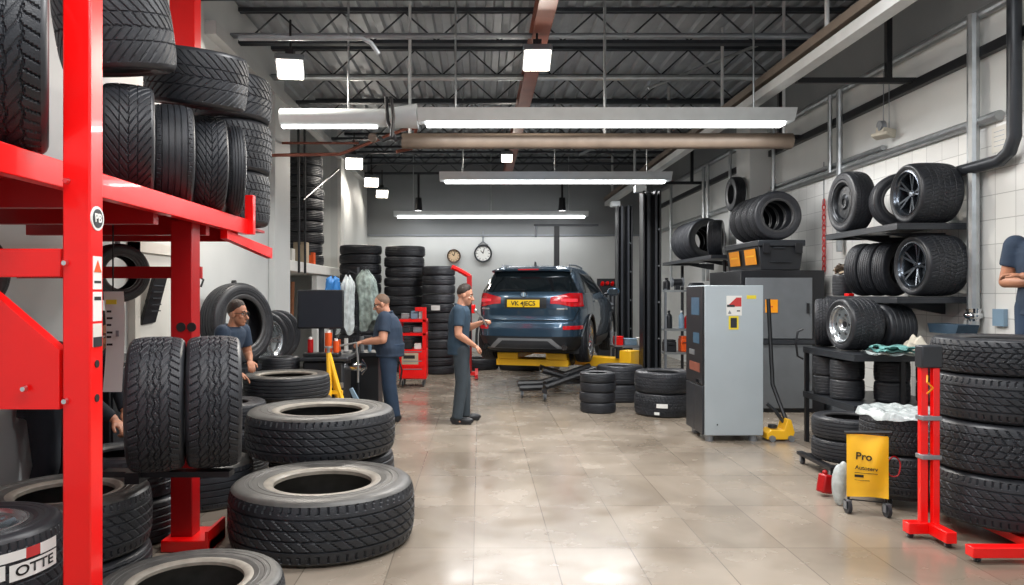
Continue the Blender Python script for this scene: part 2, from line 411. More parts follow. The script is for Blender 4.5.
# silver duct tube continuing the near fixture to the left, tan beam behind it
t = thing('silver_duct', 'narrow silver duct tube left of the near strip light', 'duct', (-1.6, 9.0, 3.68))
MB().cyl((-2.42, 9.0, 3.78), (-1.15, 9.0, 3.78), .11, seg=24).cyl((-1.15, 9, 3.78), (-.76, 9, 3.8), .11, .15, seg=24).build('duct_body', 'lampb', t)
MB().bb(-2.4, -1.25, 8.95, 9.03, 3.655, 3.672).build('glow_strip', 'lampw', t)
MB().cyl((-1.6, 9, 3.88), (-1.6, 9, ZC), .012).build('hanger_rod', 'galv', t)
o = MB().cyl((-1.0, 9.5, 3.60), (4.0, 9.5, 3.60), .10, seg=20).build('ceiling_tan_beam', 'tan'); o['kind'] = 'structure'
for xx in (-.9, 1.6, 3.9):
    pipe('ceiling_rod', [(xx, 9.5, 3.68), (xx, 9.5, ZC)], .02, 'pale')
t = thing('hanging_cable', 'black cable loop clipped round the silver duct', 'cable', (-1.05, 8.85, 3.5))
MB().tube([(-1.2, 8.8, 3.5), (-1.15, 8.78, 3.46), (-1.05, 8.78, 3.5), (-1.03, 8.8, 3.75), (-1.06, 8.82, 3.98), (-1.12, 8.83, 3.99), (-1.1, 8.82, 3.7), (-1.0, 8.8, 3.46), (-.93, 8.8, 3.5)], .022).build('cable', 'black', t)
MB().cyl((-1.28, 8.86, 3.5), (-1.28, 8.78, 3.5), .05, seg=14).build('clip', 'tan', t)
# square flood lamps
def flood(label, x, y, z, s, e):
    t = thing('flood_lamp', label, 'lamp', (x, y, z), group='square flood lamps under the roof')
    RT = Euler((-.5, 0, .18 if x < 0 else 0)).to_matrix(); dn = RT @ V((0, 0, -1))
    MB().box(V((x, y, z+.06)), (2*s, 2*s, .09), RT).box(V((x, y, z+.06))-dn*.08, (1.2*s, 1.2*s, .08), RT).build('lamp_housing', 'grey', t, .01)
    MB().box(V((x, y, z+.06))+dn*.055, (1.75*s, 1.75*s, .02), RT).build('lamp_glass', 'lampf', t)
    MB().cyl((x, y, z+.15), (x, y, 4.99), .015).bb(x-.05, x+.05, y-.05, y+.05, z+.16, z+.26).build('hanger', 'black', t)
    area('flood_lamp_light', V((x, y, z+.06))+dn*.09, 1.8*s, 1.8*s, e, (-.5, 0, 0), (1, .93, .83))
flood('square flood lamp at left, above the tyre rack', -2.32, 9.05, 4.36, .17, 90)
flood('square flood lamp in the middle below the rust beam', .67, 8.7, 4.36, .17, 90)
flood('nearest of three flood lamps along the left wall', -2.62, 15.4, 4.32, .19, 40)
flood('middle of three flood lamps along the left wall', -2.64, 18.0, 4.32, .18, 28)
flood('farthest of three flood lamps along the left wall', -2.66, 20.1, 4.32, .17, 10)
flood('small flood lamp deep in the room on the rust beam', .55, 15.2, 4.40, .12, 30)
for lx, lab in ((-1.7, 'black spot lamp hanging left on the back wall'), (2.27, 'black spot lamp hanging right on the back wall')):
    t = thing('spot_lamp', lab, 'lamp', (lx, 20.45, 4.1), group='small black spot lamps')
    MB().cyl((lx, 20.45, 3.92), (lx, 20.45, 4.28), .11, .085, 16).cyl((lx, 20.45, 4.28), (lx, 20.45, 4.96), .03).build('lamp_housing', 'black', t)
    MB().cyl((lx, 20.45, 3.895), (lx, 20.45, 3.918), .1, seg=16).build('lamp_glass', 'lampw', t)
# added fill lights above and behind the camera, with no fixtures in view
area('added_fill_light', (1.4, 5.0, 4.6), 4, .4, 230)
area('added_fill_light', (.6, 1.2, 4.6), 4, .4, 170)
area('added_fill_light', (-1.2, 2.6, 4.3), 1.2, .4, 60)
# ------------------------------------------------------------------ tyres (unit meshes, scaled by their empties)
def tread_mask(pat, u, v):
    """0 = rib, 1 = groove floor"""
    fr = lambda x: x-np.floor(x)
    def line(x, c, w): return np.clip(1.3-np.abs(x-c)/w*1.3, 0, 1)*1.0
    g = np.zeros_like(u)
    def circ(c, w, amp=0, k=60):
        nonlocal g
        vv = v + amp*(2*np.abs(fr(u*k)*2-1)-1)
        g = np.maximum(g, (np.abs(vv-c) < w)*1.0)
    def lat(k, slope, w, v0, v1, d=.8, off=0, curve=0):
        nonlocal g
        ph = fr(u*k + slope*(v-.5) + off + curve*np.abs(v-.5))
        g = np.maximum(g, ((np.abs(ph-.5) < w) & (v > v0) & (v < v1))*d)
    if pat == 0:      # highway: straight grooves, slanted cuts in the centre, shoulder blocks
        for c in (.22, .41, .59, .78): circ(c, .016)
        lat(44, 5, .07, .23, .78, .75); lat(66, 1.2, .09, 0, .13, .8); lat(66, -1.2, .09, .87, 1, .8)
    elif pat == 1:    # chevron
        for c in (.3, .7): circ(c, .014)
        lat(36, 0, .10, 0, 1, .9, 0, 6); circ(.5, .01, .012, 40)
    elif pat == 2:    # squiggle all-terrain
        for c in (.2, .38, .62, .8): circ(c, .013, .022, 26)
        circ(.5, .012, .03, 26); lat(52, 3, .09, .0, .2, .9); lat(52, -3, .09, .8, 1, .9); lat(39, 7, .06, .2, .8, .7); lat(39, -6, .05, .38, .62, .6, .4)
    elif pat == 3:    # ribs
        for c in (.14, .32, .5, .68, .86): circ(c, .016)
        lat(70, 1, .06, .0, .14, .6); lat(70, 1, .06, .86, 1, .6)
    elif pat == 4:    # bold blocks
        for c in (.18, .34, .5, .66, .82): circ(c, .015, .008, 48)
        lat(48, 3, .10, .0, .34, .85); lat(48, -3, .10, .34, .66, .85, .3); lat(48, 3, .10, .66, 1, .85)
    return g
def unit_tread(pat, N, Mv, zlo=.075):
    u = np.arange(N)/N; v = np.linspace(0, 1, Mv+1)
    U, Vv = np.meshgrid(u, v, indexing='ij')
    g = tread_mask(pat, U, Vv)
    r = 1 - .034*np.abs(2*Vv-1)**3.2 - .02*g
    z = zlo + (1-2*zlo)*Vv
    a = 2*PI*U
    co = np.stack([r*np.cos(a), r*np.sin(a), z], -1).reshape(-1, 3)
    idx = np.arange(N*(Mv+1)).reshape(N, Mv+1); nx = np.roll(idx, -1, axis=0)
    fs = np.stack([idx[:, :-1], nx[:, :-1], nx[:, 1:], idx[:, 1:]], -1).reshape(-1, 4)
    return co, fs
def np_mesh(name, co, fs, mats, mi=None, smooth=True, ang=30):
    me = bpy.data.meshes.new(name)
    me.from_pydata(co.tolist(), [], fs.tolist())
    for m in mats: me.materials.append(MT[m])
    if mi is not None: me.polygons.foreach_set('material_index', mi)
    me.polygons.foreach_set('use_smooth', [smooth]*len(me.polygons))
    me.update()
    if ang: me.set_sharp_from_angle(angle=math.radians(ang))
    return me
def side_profile(ri):
    rb = ri + .10
    pr = []
    for t, z in ((0, .075), (.05, .048), (.13, .022), (.26, .004), (.42, .0), (.44, .006), (.52, .006), (.54, 0), (.62, .004), (.64, .012), (.80, .018), (.82, .012), (.9, .022), (1, .036)):
        pr.append((.966-(.966-rb)*t, z))
    k = len(pr)
    pr += [(rb-.015, .03), (ri+.05, .03), (ri+.02, .045), (ri, .07), (ri, .13)]
    b = len(pr)
    pr += [(ri+.06, .13), (.8, .10), (.9, .16), (.925, .3), (.93, .5)]
    return pr, k, b
def unit_side(ri, seg, flip):
    pr, k, b = side_profile(ri)
    n = len(pr); a = 2*PI*np.arange(seg)/seg
    r = np.array([p[0] for p in pr]); z = np.array([p[1] for p in pr])
    if flip: z = 1-z
    co = np.stack([np.outer(np.cos(a), r), np.outer(np.sin(a), r), np.tile(z, (seg, 1))], -1).reshape(-1, 3)
    idx = np.arange(seg*n).reshape(seg, n); nx = np.roll(idx, -1, axis=0)
    q = [idx[:, :-1], idx[:, 1:], nx[:, 1:], nx[:, :-1]]
    if flip: q = q[::-1]
    fs = np.stack(q, -1).reshape(-1, 4)
    m = np.zeros(n-1, int); m[k-1:b-1] = 1
    return co, fs, np.tile(m, seg).tolist()
_tc = {}
def tyre_meshes(pat, ri, lo, old=False):
    key = (pat, ri, lo, old)
    if key in _tc: return _tc[key]
    N, Mv, sg = ((150, 30, 64) if lo else (400, 70, 96))
    mt, ms = ('tread_b', 'side_b') if old else ('tread', 'side')
    tk = ('t', pat, lo, old)
    if tk not in _tc:
        co, fs = unit_tread(pat, N, Mv); _tc[tk] = np_mesh('tread', co, fs, [mt])
    out = [_tc[tk]]
    for fl in (False, True):
        sk = ('s', ri, lo, fl, old)
        if sk not in _tc:
            co, fs, mi = unit_side(ri, sg, fl); _tc[sk] = np_mesh('sidewall', co, fs, [ms, 'bead' if old else 'bead_d'], mi)
        out.append(_tc[sk])
    _tc[key] = out; return out
def whole_mesh(pat, ri):
    key = ('w', pat, ri)
    if key not in _tc:
        c1, f1 = unit_tread(pat, 110, 22); c2, f2, m2 = unit_side(ri, 44, False); c3, f3, m3 = unit_side(ri, 44, True)
        co = np.concatenate([c1, c2, c3]); fs = np.concatenate([f1, f2+len(c1), f3+len(c1)+len(c2)])
        mi = [0]*len(f1) + [1+m for m in m2] + [1+m for m in m3]
        _tc[key] = np_mesh('tyre', co, fs, ['tread', 'side', 'bead_d'], mi)
    return _tc[key]
_rc = {}
def rim_meshes(style, ri):
    key = (style, ri)
    if key in _rc: return _rc[key]
    m = MB(); r = ri+.012
    m.lathe([(r+.045, .965), (r+.05, .985), (r+.02, .99), (r-.01, .95), (r-.035, .90), (r-.05, .5), (r-.04, .1), (r+.03, .03), (r+.02, .015), (r-.06, .08), (r-.08, .5), (r-.075, .88), (r-.04, .93), (r+.045, .965)], 64)
    barrel = m.mesh('wheel_rim', {'dark': 'alloyd', 'silver': 'alloys', 'steel': 'steelb', 'plain': 'alloys'}[style])
    d = MB()
    if style in ('dark', 'silver'):
        d.lathe([(.0, .86), (.10, .86), (.14, .82), (.14, .74), (0, .74)], 24)
        for k in range(5):
            for off in (-.16, .16):
                a = 2*PI*k/5; a2 = a+off
                p0 = V((.11*math.cos(a), .11*math.sin(a), .80)); p1 = V(((r-.03)*math.cos(a2), (r-.03)*math.sin(a2), .88))
                dv = p1-p0; q = dv.to_track_quat('X', 'Z').to_matrix(); d.box((p0+p1)/2, (dv.length, .07, .09), q)
        for k in range(5):
            a = 2*PI*(k+.5)/5; d.cyl((.08*math.cos(a), .08*math.sin(a), .84), (.08*math.cos(a), .08*math.sin(a), .89), .016, seg=8, mi=1)
    elif style == 'steel':
        d.lathe([(.09, .70), (.12, .86), (.2, .88), (.26, .80), (r-.12, .78), (r-.05, .70)], 48)
        for k in range(8):
            a = 2*PI*k/8; d.cyl((.36*math.cos(a), .36*math.sin(a), .77), (.36*math.cos(a), .36*math.sin(a), .80), .055, seg=12, mi=1)
        d.cyl((0, 0, .69), (0, 0, .8), .1, seg=20, mi=1)
    else:
        d.lathe([(.0, .80), (.16, .80), (.2, .86), (.3, .9), (r-.02, .86)], 48)
        for k in range(6):
            a = 2*PI*k/6; d.cyl((.4*math.cos(a), .4*math.sin(a), .87), (.4*math.cos(a), .4*math.sin(a), .90), .05, seg=12, mi=1)
        d.cyl((0, 0, .79), (0, 0, .84), .11, seg=20, mi=1)
    disc = d.mesh('wheel_disc', [{'dark': 'alloyd', 'silver': 'alloys', 'steel': 'steelb', 'plain': 'alloys'}[style], 'black'])
    _rc[key] = (barrel, disc); return _rc[key]
def place(name, me, parent, loc=None):
    o = bpy.data.objects.new(name, me); C.objects.link(o); o.parent = parent
    if loc: o.location = loc
    return o
ORD = ['topmost', 'second from top', 'third from top', 'fourth from top', 'fifth from top', 'sixth from top', 'seventh from top', 'eighth from top', 'ninth from top', 'tenth from top', 'eleventh from top', 'twelfth from top', 'thirteenth from top', 'fourteenth from top', 'fifteenth from top', 'sixteenth from top']
def tyre(label, loc, R, W, pat=0, axis=None, spin=None, group=None, rim=None, ri=.56, lo=True, tilt=None, up=(0, 0, 1), old=False, whole=False, name=None):
    spin = random.uniform(0, 6.28) if spin is None else spin
    if axis is None:
        B = (Euler(tilt).to_matrix().to_4x4() if tilt else Matrix.Identity(4)) @ Matrix.Rotation(spin, 4, 'Z'); off = None
    else:
        a = V(axis).normalized(); u = V(up); u = (u-a*u.dot(a)).normalized(); x = u.cross(a)
        B = Matrix((x, u, a)).transposed().to_4x4(); off = (0, 1, -.5)
    M = Matrix.Translation(V(loc)) @ B @ Matrix.Diagonal((R, R, W, 1))
    nm = name or ('wheel' if rim else 'tyre'); cat = 'wheel' if rim else 'tyre'
    if whole:
        me = whole_mesh(pat, ri)
        if off:
            key = ('wo', pat, ri)
            if key not in _tc: m2 = me.copy(); m2.transform(Matrix.Translation((0, 1, -.5))); _tc[key] = m2
            me = _tc[key]
        t = bpy.data.objects.new(nm, me); C.objects.link(t); t.matrix_basis = M
        return tag(t, label, cat, group)
    t = thing(nm, label, cat, group=group, mtx=M)
    a, b, c = tyre_meshes(pat, ri, lo, old)
    sub = t
    place('tread', a, t, off); place('sidewall', b, t, off); place('sidewall', c, t, off)
    if off and spin:
        for ch in t.children: ch.rotation_euler = (0, 0, 0)
    if rim:
        r, d = rim_meshes(rim, ri); ro = place('wheel_rim', r, t, off); place('wheel_disc', d, ro)
    return t
def sticker(t, a0, a1, z0, z1, m='white', name='label_sticker', r=1.006, off=None):
    s = MB().grid(lambda i, j: (r*math.cos(a0+(a1-a0)*i), r*math.sin(a0+(a1-a0)*i), z0+(z1-z0)*j), 8, 1)
    return place(name, s.mesh(name, m), t, off)
def bent_text(t, txt, ac, zc, sa, sz, m='ink', r=1.010):
    me = textmesh(txt, 1.0, 0, True)
    for v in me.vertices:
        a = ac + v.co.x*sa; z = zc + v.co.y*sz; v.co = (r*math.cos(a), r*math.sin(a), z)
    me.materials.clear(); me.materials.append(MT[m])
    return place('lettering', me, t)
def stack(desc, x, y, R, Ws, pats=(0,), z0=0, jit=.02, group=None, first=0, **k):
    n = len(Ws); z = z0; out = []
    for i, Wd in enumerate(Ws):
        j = n-1-i
        lab = (ORD[j+first] if n > 1 or first else '') + ' ' + desc
        if n > 1 and i == 0 and not first: lab = 'bottom ' + desc
        out.append(tyre(lab.strip(), (x+random.uniform(-jit, jit), y+random.uniform(-jit, jit), z), R*random.uniform(.985, 1.0), Wd, pats[i % len(pats)], group=group, **k))
        z += Wd+.003
    return out

G = 'tyres lying on the floor at the left front'
# --- big floor tyres, left and centre front
tyre('large tyre lying nearest on the open floor, front centre left', (-1.06, 5.0, 0), .615, .40, 0, lo=False, group=G, spin=.4, old=True, ri=.53)
tyre('wide tyre lying hidden beneath the large pale-rimmed one', (-1.25, 6.26, 0), .52, .33, 3, group=G)
tyre('large tyre with pale bead lying behind the frontmost floor tyre', (-1.33, 6.2, .335), .615, .36, 0, lo=False, group=G, spin=1.3, old=True, ri=.55)
tyre('pale-sided tyre lying cut off at the bottom edge of the picture', (-1.41, 3.6, 0), .45, .27, 0, lo=False, group=G, old=True)
tyre('low tyre under the open wide tyre behind the front red post', (-2.35, 4.2, 0), .45, .20, 3, group=G)
tyre('wide open tyre lying behind the front red post', (-2.35, 4.2, .203), .45, .34, 0, lo=False, group=G, spin=2.2, old=True)
t6 = tyre('wheel with silver rim and white stickers at bottom left corner', (-2.17, 3.13, .35), .365, .33, 0, lo=False, rim='silver', group=G, spin=0)
tyre('plain tyre under the stickered wheel at bottom left corner', (-2.17, 3.13, 0), .365, .34, 4, group=G)
for a0, a1, z0, z1 in ((-1.28, -.62, .50, .68), (-.58, .05, .46, .66), (-1.28, -.40, .70, .82), (-.22, .05, .68, .82)):
    sticker(t6, a0, a1, z0, z1)
sticker(t6, -.40, -.22, .69, .82, 'rink')
bent_text(t6, 'OTTE', -.27, .56, .20, .17); bent_text(t6, 'E2 8T', -.95, .58, .11, .10)
stack('tyre of the pair hidden behind the two standing tyres, left rack', -2.4, 5.05, .36, [.29, .29], (3, 4), group=G)
tyre('steel-wheeled tyre lying right behind the rear red post', (-2.22, 5.9, 0), .4, .325, 3, rim='plain', ri=.6, group=G, lo=False, old=True)
stack('tyre in the low three-tyre pile behind the standing pair', -2.35, 6.85, .38, [.215, .215, .215], (3, 0), group=G)
tt = stack('tyre in the pile before the man at left', -2.07, 8.0, .47, [.27, .26, .25], (3, 0, 3), group=G, ri=.6, old=True)
sticker(tt[2], -1.02, -.90, .10, .9); sticker(tt[2], -.78, -.52, .45, .9)
tt = stack('tyre in the pile behind that man, below the leaning tyre', -2.47, 9.10, .255, [.21, .21, .21, .23], (3, 0, 4), group=G)
sticker(tt[3], -.95, -.75, .15, .8)

# --- two standing tyres held in the rack
G = 'tyres on the red rack at the left'
cen = []
for px, yy in ((158, 4.15), (212, 4.2)):
    cen.append(((px-CX)/F*yy, yy))
ax = (.94, .34, 0)
tyre('left of the two upright tyres in the red rack', (cen[0][0], cen[0][1], .655), .375, .29, 2, ax, group=G, lo=False)
tyre('right of the two upright tyres in the red rack', (cen[0][0]+.295*.9404, cen[0][1]+.295*.34, .655), .375, .29, 2, ax, group=G, lo=False)
# --- tyres on the rack deck (deck top z = 2.2)
ZD = 2.215
tyre('tall tyre at the top left corner, seen tread-on above the deck', (-1.955, 3.0, ZD), .43, .36, 2, (.86, .5, 0), group=G, lo=False)
tyre('dark tyre standing behind the front red post on the deck', (-2.42, 3.72, ZD), .33, .27, 0, (.86, .5, 0), group=G)
AX = (.9, .436, 0)
for lab, px, yy, RR, WW, pp in (('first deck tyre right of the front red post', 128, 4.3, .32, .27, 1), ('second deck tyre right of the front red post, ribbed', 172, 4.72, .315, .235, 3),
                       ('third deck tyre right of the front red post', 207, 5.12, .325, .22, 1), ('last narrow deck tyre beside the red end lip', 232, 5.40, .325, .125, 3)):
    tyre(lab, ((px-CX)/F*yy, yy, ZD), RR, WW, pp, AX, group=G, lo=False)
tyre('wide tyre lying on top of the first deck tyre', (-2.07, 4.28, 2.92), .31, .44, 1, group=G, lo=False, tilt=(.22, -.06, 0), spin=1)
tyre('wide tyre lying on top of the middle deck tyres', (-1.93, 5.02, 2.91), .33, .36, 1, group=G, lo=False, tilt=(.16, .12, 0), spin=2)
stack('tyre in the tall pile on the rear end of the rack', -2.11, 6.22, .345, [.43, .42, .36], (4, 4, 1), z0=ZD, jit=.03, group=G, lo=False)
# ------------------------------------------------------------------ red rack at the left
t = thing('tyre_rack', 'tall red steel tyre rack standing at the left edge', 'rack', (-2.3, 4.4, 0))
YF = 3.05
MB().bb(-1.683, -1.57, YF-.07, YF+.035, 0, 4.3).build('post', 'red', t, .008)
MB().bb(-2.0, -1.86, 4.78, 4.92, .05, 2.12).build('post', 'dred', t, .006)
MB().bb(-3.05, -2.9, YF-.07, YF+.07, 0, 4.3).build('post', 'red', t, .006)
MB().bb(-3.15, -3.03, 4.36, 4.48, 0, 2.12).build('post', 'dred', t, .006)
MB().bb(-2.73, -2.51, 6.50, 6.66, 2.213, 4.3).build('post', 'red', t, .006)
MB().bb(-1.84, -1.78, 2.3, 5.72, 2.10, 2.215).build('beam', 'red', t, .004)
MB().bb(-1.80, -1.735, 5.66, 5.72, 2.10, 2.40).build('end_lip', 'red', t, .004)
MB().bb(-3.05, -1.84, 2.3, 5.72, 2.17, 2.212).build('deck', 'dred', t)
for yy in (2.6, 3.4, 4.2, 5.0, 5.6): MB().bb(-3.05, -1.84, yy-.03, yy+.03, 2.04, 2.17).build('deck_joist', 'dred', t)
o = MB().bb(-2.8, -1.95, 5.73, 6.7, 2.19, 2.212).build('deck', 'dred', t)
MB().prism([(5.3, 2.04), (5.3, 2.10), (6.45, 2.04), (6.45, 1.95)], .05, frame((-1.86, 0, 0), (0, 1, 0), (0, 0, 1))).build('support_arm', 'red', t)
MB().bb(-2.9, -1.70, YF-.05, YF+.02, 1.715, 1.83).build('brace', 'red', t, .004)
MB().bb(-3.15, -1.9, 5.03, 5.07, 1.75, 1.83).build('brace', 'dred', t)
MB().prism([(-1.70, 1.18), (-1.70, 1.39), (-2.9, 2.42), (-2.9, 1.18)], .03, frame((0, YF-.03, 0), (1, 0, 0), (0, 0, 1))).build('gusset_plate', 'red', t)
MB().prism([(-1.70, 1.39), (-1.70, 1.42), (-2.9, 2.45), (-2.9, 2.42)], .06, frame((0, YF+.0, 0), (1, 0, 0), (0, 0, 1))).build('gusset_flange', 'red', t)
MB().bb(-2.03, -1.72, 4.70, 5.0, 0, .075).build('foot', 'red', t, .006)
MB().bb(-1.74, -1.72, 4.68, 5.0, .0, .14).build('foot_flange', 'red', t)
MB().bb(-1.97, -1.89, 4.1, 4.80, .59, .652).build('cradle_arm', 'black', t)
MB().bb(-2.12, -1.40, 4.13, 4.22, .62, .652).build('cradle_bar', 'black', t)
for xx, zz in ((-1.665, 1.77), (-1.66, 2.10), (-1.665, 1.215), (-1.83, 1.265)):
    MB().cyl((xx, YF-.075, zz), (xx, YF-.092, zz), .014, .010, 10).build('bolt', 'chrome', t)
for zz in (1.36, 1.22):
    MB().cyl((-1.572, YF-.02, zz), (-1.566, YF-.02, zz), .016, seg=12).build('bolt_hole', 'ink', t)
MB().cyl((-1.86, 4.775, 1.43), (-1.86, 4.77, 1.43), .03).cyl((-1.93, 4.78, 1.43), (-1.93, 4.772, 1.43), .03).build('bolt_hole', 'ink', t)
# stickers on the inner face of the front post
def fpatch(y0, y1, z0, z1, m, nm, x=-1.5685): return MB().bb(x-.002, x+.001, y0, y1, z0, z1).build(nm, m, t)
bd = MB().cyl((-1.571, YF-.018, 1.955), (-1.566, YF-.018, 1.955), .050, seg=28).build('badge', 'white', t)
MB().cyl((-1.5665, YF-.018, 1.955), (-1.5645, YF-.018, 1.955), .039, seg=28).build('badge_centre', 'dkgrey', bd)
text('badge_letters', 'PB', .05, frame((-1.5635, YF-.018, 1.955), (0, 1, 0), (0, 0, 1)), 'white', bd, True)
wl = fpatch(YF-.05, YF+.018, 1.665, 1.80, 'white', 'warning_label'); MB().prism([(-.03, 0), (.03, 0), (0, .05)], .001, frame((-1.567, YF-.016, 1.735), (0, 1, 0), (0, 0, 1))).build('warning_triangle', 'vorange', wl)
MB().bb(-1.5675, -1.5665, YF-.042, YF+.010, 1.69, 1.70).build('lettering', 'ink', wl)
w2 = fpatch(YF-.05, YF+.018, 1.535, 1.655, 'white', 'warning_label'); MB().bb(-1.5675, -1.5665, YF-.042, YF+.010, 1.62, 1.635).build('lettering', 'ink', w2)
w3 = fpatch(YF-.05, YF+.018, 1.43, 1.525, 'cream', 'warning_label'); MB().bb(-1.5675, -1.5665, YF-.05, YF+.018, 1.43, 1.47).build('lettering', 'dkgrey', w3)
# ------------------------------------------------------------------ right side: wall shelves, rack, tyres
def wall_shelf(label, x0, x1, y0, y1, ztop, th=.065, name='wall_shelf'):
    t = thing(name, label, 'shelf', ((x0+x1)/2, (y0+y1)/2, ztop-th), group='charcoal metal tyre shelves')
    MB().bb(x0, x1, y0, y1, ztop-.012, ztop).build('shelf_plate', 'shelfm', t)
    MB().bb(x0, x0+.02, y0, y1, ztop-th, ztop-.013).build('front_lip', 'shelfm', t, .003)
    MB().bb(x0+.021, x1, y0, y0+.02, ztop-th, ztop-.013).build('end_lip', 'shelfm', t, .003)
    MB().bb(x0+.021, x1, y1-.02, y1, ztop-th, ztop-.013).build('end_lip', 'shelfm', t, .003)
    for f in (.3, .7):
        yy = y0+(y1-y0)*f
        MB().prism([(x1, ztop-th), (x1, ztop-th-.12), (x1-.03, ztop-th-.12), (x0+.1, ztop-th-.001), (x0+.1, ztop-th+.001)], .02, frame((0, yy, 0), (1, 0, 0), (0, 0, 1))).build('bracket', 'shelfm', t)
    return t
W0 = XR-.014
wall_shelf('upper charcoal wall shelf on the right tiled wall', 4.13, W0, 7.33, 8.85, 2.345)
wall_shelf('lower charcoal wall shelf on the right tiled wall', 4.13, W0, 7.33, 8.85, 1.612)
G = 'tyres on the right wall shelves'
tyre('black steel wheel at the left end of the upper wall shelf', (4.31, 8.60, 2.349), .355, .24, 0, (-1, 0, 0), rim='steel', group=G, lo=False, ri=.62)
tyre('bare tyre standing in the middle of the upper wall shelf', (4.57, 8.05, 2.349), .30, .22, 3, (-.25, -.97, 0), group=G, ri=.6, lo=False)
tyre('wide alloy wheel at the right end of the upper wall shelf', (4.53, 7.52, 2.349), .31, .42, 4, (-1, .0, 0), rim='dark', group=G, lo=False, ri=.68)
tyre('wide alloy wheel at the right end of the lower wall shelf', (4.57, 7.50, 1.616), .315, .42, 4, (-1, -.04, 0), rim='dark', group=G, lo=False, ri=.68)
for k, nm in ((-1, 'rearmost'), (0, 'middle'), (1, 'front')):
    tyre(nm+' of the three bare tyres on the lower wall shelf', (4.41+.08*k, 8.19-.138*k, 1.616), .295, .15, 3, (.5, -.866, 0), group=G, lo=False)
tyre('small cart tyre lying at the left end of the lower wall shelf', (4.28, 8.74, 1.616), .11, .25, 4, group=G)
t = thing('rope_bundle', 'tan rope bundle on the small tyre, lower wall shelf', 'rope', (4.3, 8.7, 1.87))
random.seed(3)
for k in range(3):
    pts = []
    for j in range(26):
        a = j*.75; r = .05+.05*math.sin(j*1.3+k); pts.append((4.28+r*math.cos(a+k), 8.74+r*math.sin(a+k), 1.885+.006*j*(.6+.3*k)*.55+.012*math.sin(j*2.1)))
    MB().tube(pts, .012, 6).build('rope', 'tan' if k else 'card', t)
tag(MB().bb(4.19, 4.26, 8.42, 8.52, 1.614, 1.645).build('red_block', 'red', bevel=.006), 'small red block on the lower wall shelf', 'block')

# floor rack under the wall shelves
t = thing('floor_rack', 'two-level charcoal tyre rack standing below the wall shelves', 'rack', (4.05, 7.7, 0))
for zt in (1.055, .56):
    s = MB().bb(3.6, 4.6, 7.12, 8.25, zt-.02, zt).build('shelf_plate', 'shelfm', t)
    MB().bb(3.6, 3.62, 7.12, 8.25, zt-.065, zt-.021).bb(3.621, 4.6, 7.12, 7.14, zt-.065, zt-.021).build('shelf_lip', 'shelfm', s)
for xx, yy in ((3.63, 8.22), (4.55, 8.22), (4.55, 7.15), (4.08, 7.15)):
    MB().bb(xx-.02, xx+.02, yy-.02, yy+.02, 0, 1.035).build('post', 'black', t)
MB().tube([(3.58, 8.2, 1.25), (3.52, 8.2, 1.22), (3.5, 8.2, 1.1), (3.52, 8.2, .95), (3.58, 8.2, .92)], .012).build('handle', 'black', t)
G = 'tyres on the floor rack at the right'
tyre('wheel with polished rim on the top level of the floor rack', (3.86, 7.62, 1.059), .27, .34, 4, (-1, -.1, 0), rim='plain', group=G, lo=False, ri=.64)
tyre('bare tyre left of the polished wheel on the floor rack', (3.84, 8.22, 1.059), .265, .22, 4, (.9, -.42, 0), group=G, lo=False)
tyre('dark tyre right of the polished wheel on the floor rack', (4.25, 7.66, 1.059), .238, .30, 3, (-1, -.1, 0), group=G)
for x, y, R, d in ((3.78, 7.62, .165, 'second pair from the left'), (3.75, 8.0, .14, 'leftmost pair'), (4.13, 7.42, .165, 'third pair from the left'), (4.41, 7.9, .16, 'right rear pair'), (4.465, 7.33, .13, 'right front pair')):
    tyre('lower small tyre of the %s on the floor rack' % d, (x, y, .564), R, .2, 3, group=G)
    tyre('upper small tyre of the %s on the floor rack' % d, (x, y, .768), R, .2, 3, group=G)
tag(MB().grid(lambda i, j: (4.24+.13*(i-.5)*2*(1-.2*j), 7.22+.10*(j-.5)*2, 1.065+.13*(math.sin(PI*i)*math.sin(PI*j))**.35*(1+.3*math.sin(9*i+5*j)+.15*math.sin(17*j-6*i))), 18, 14).grid(lambda i, j: (4.24+.13*(i-.5)*2, 7.22+.1*(j-.5)*2, 1.062), 4, 4).build('crumpled_rag', 'rag'), 'crumpled beige rag on the top of the floor rack', 'rag')
random.seed(5)
t = thing('plastic_sheet', 'folded teal plastic sheeting hanging off the floor rack', 'sheet', (3.98, 7.1, 1.06))
def filmgrid(x0, x1, y0, y1, z, drop, sd, amp=.02):
    r = random.Random(sd); a, b, c = [r.uniform(4, 12) for _ in range(3)]
    def fn(i, j):
        x = x0+(x1-x0)*i; y = y0+(y1-y0)*j; zz = z+amp*(1.2+math.sin(a*i+b*j))+amp*.6*math.sin(c*i*2-7*j)
        if i < .3: zz -= drop*((.3-i)/.3)**1.5
        return (x+.01*math.sin(b*j*2), y+.02*math.sin(a*i*2), zz)
    return fn
for k, (zz, m, dr_) in enumerate(((1.062, 'film', .10), (1.09, 'filmt', .07), (1.12, 'filmt', .03))):
    MB().grid(filmgrid(3.70+.05*k, 4.1, 6.86, 7.22, zz, 0, k, .012), 24, 14).build('sheet_fold', m, t, angle=180)

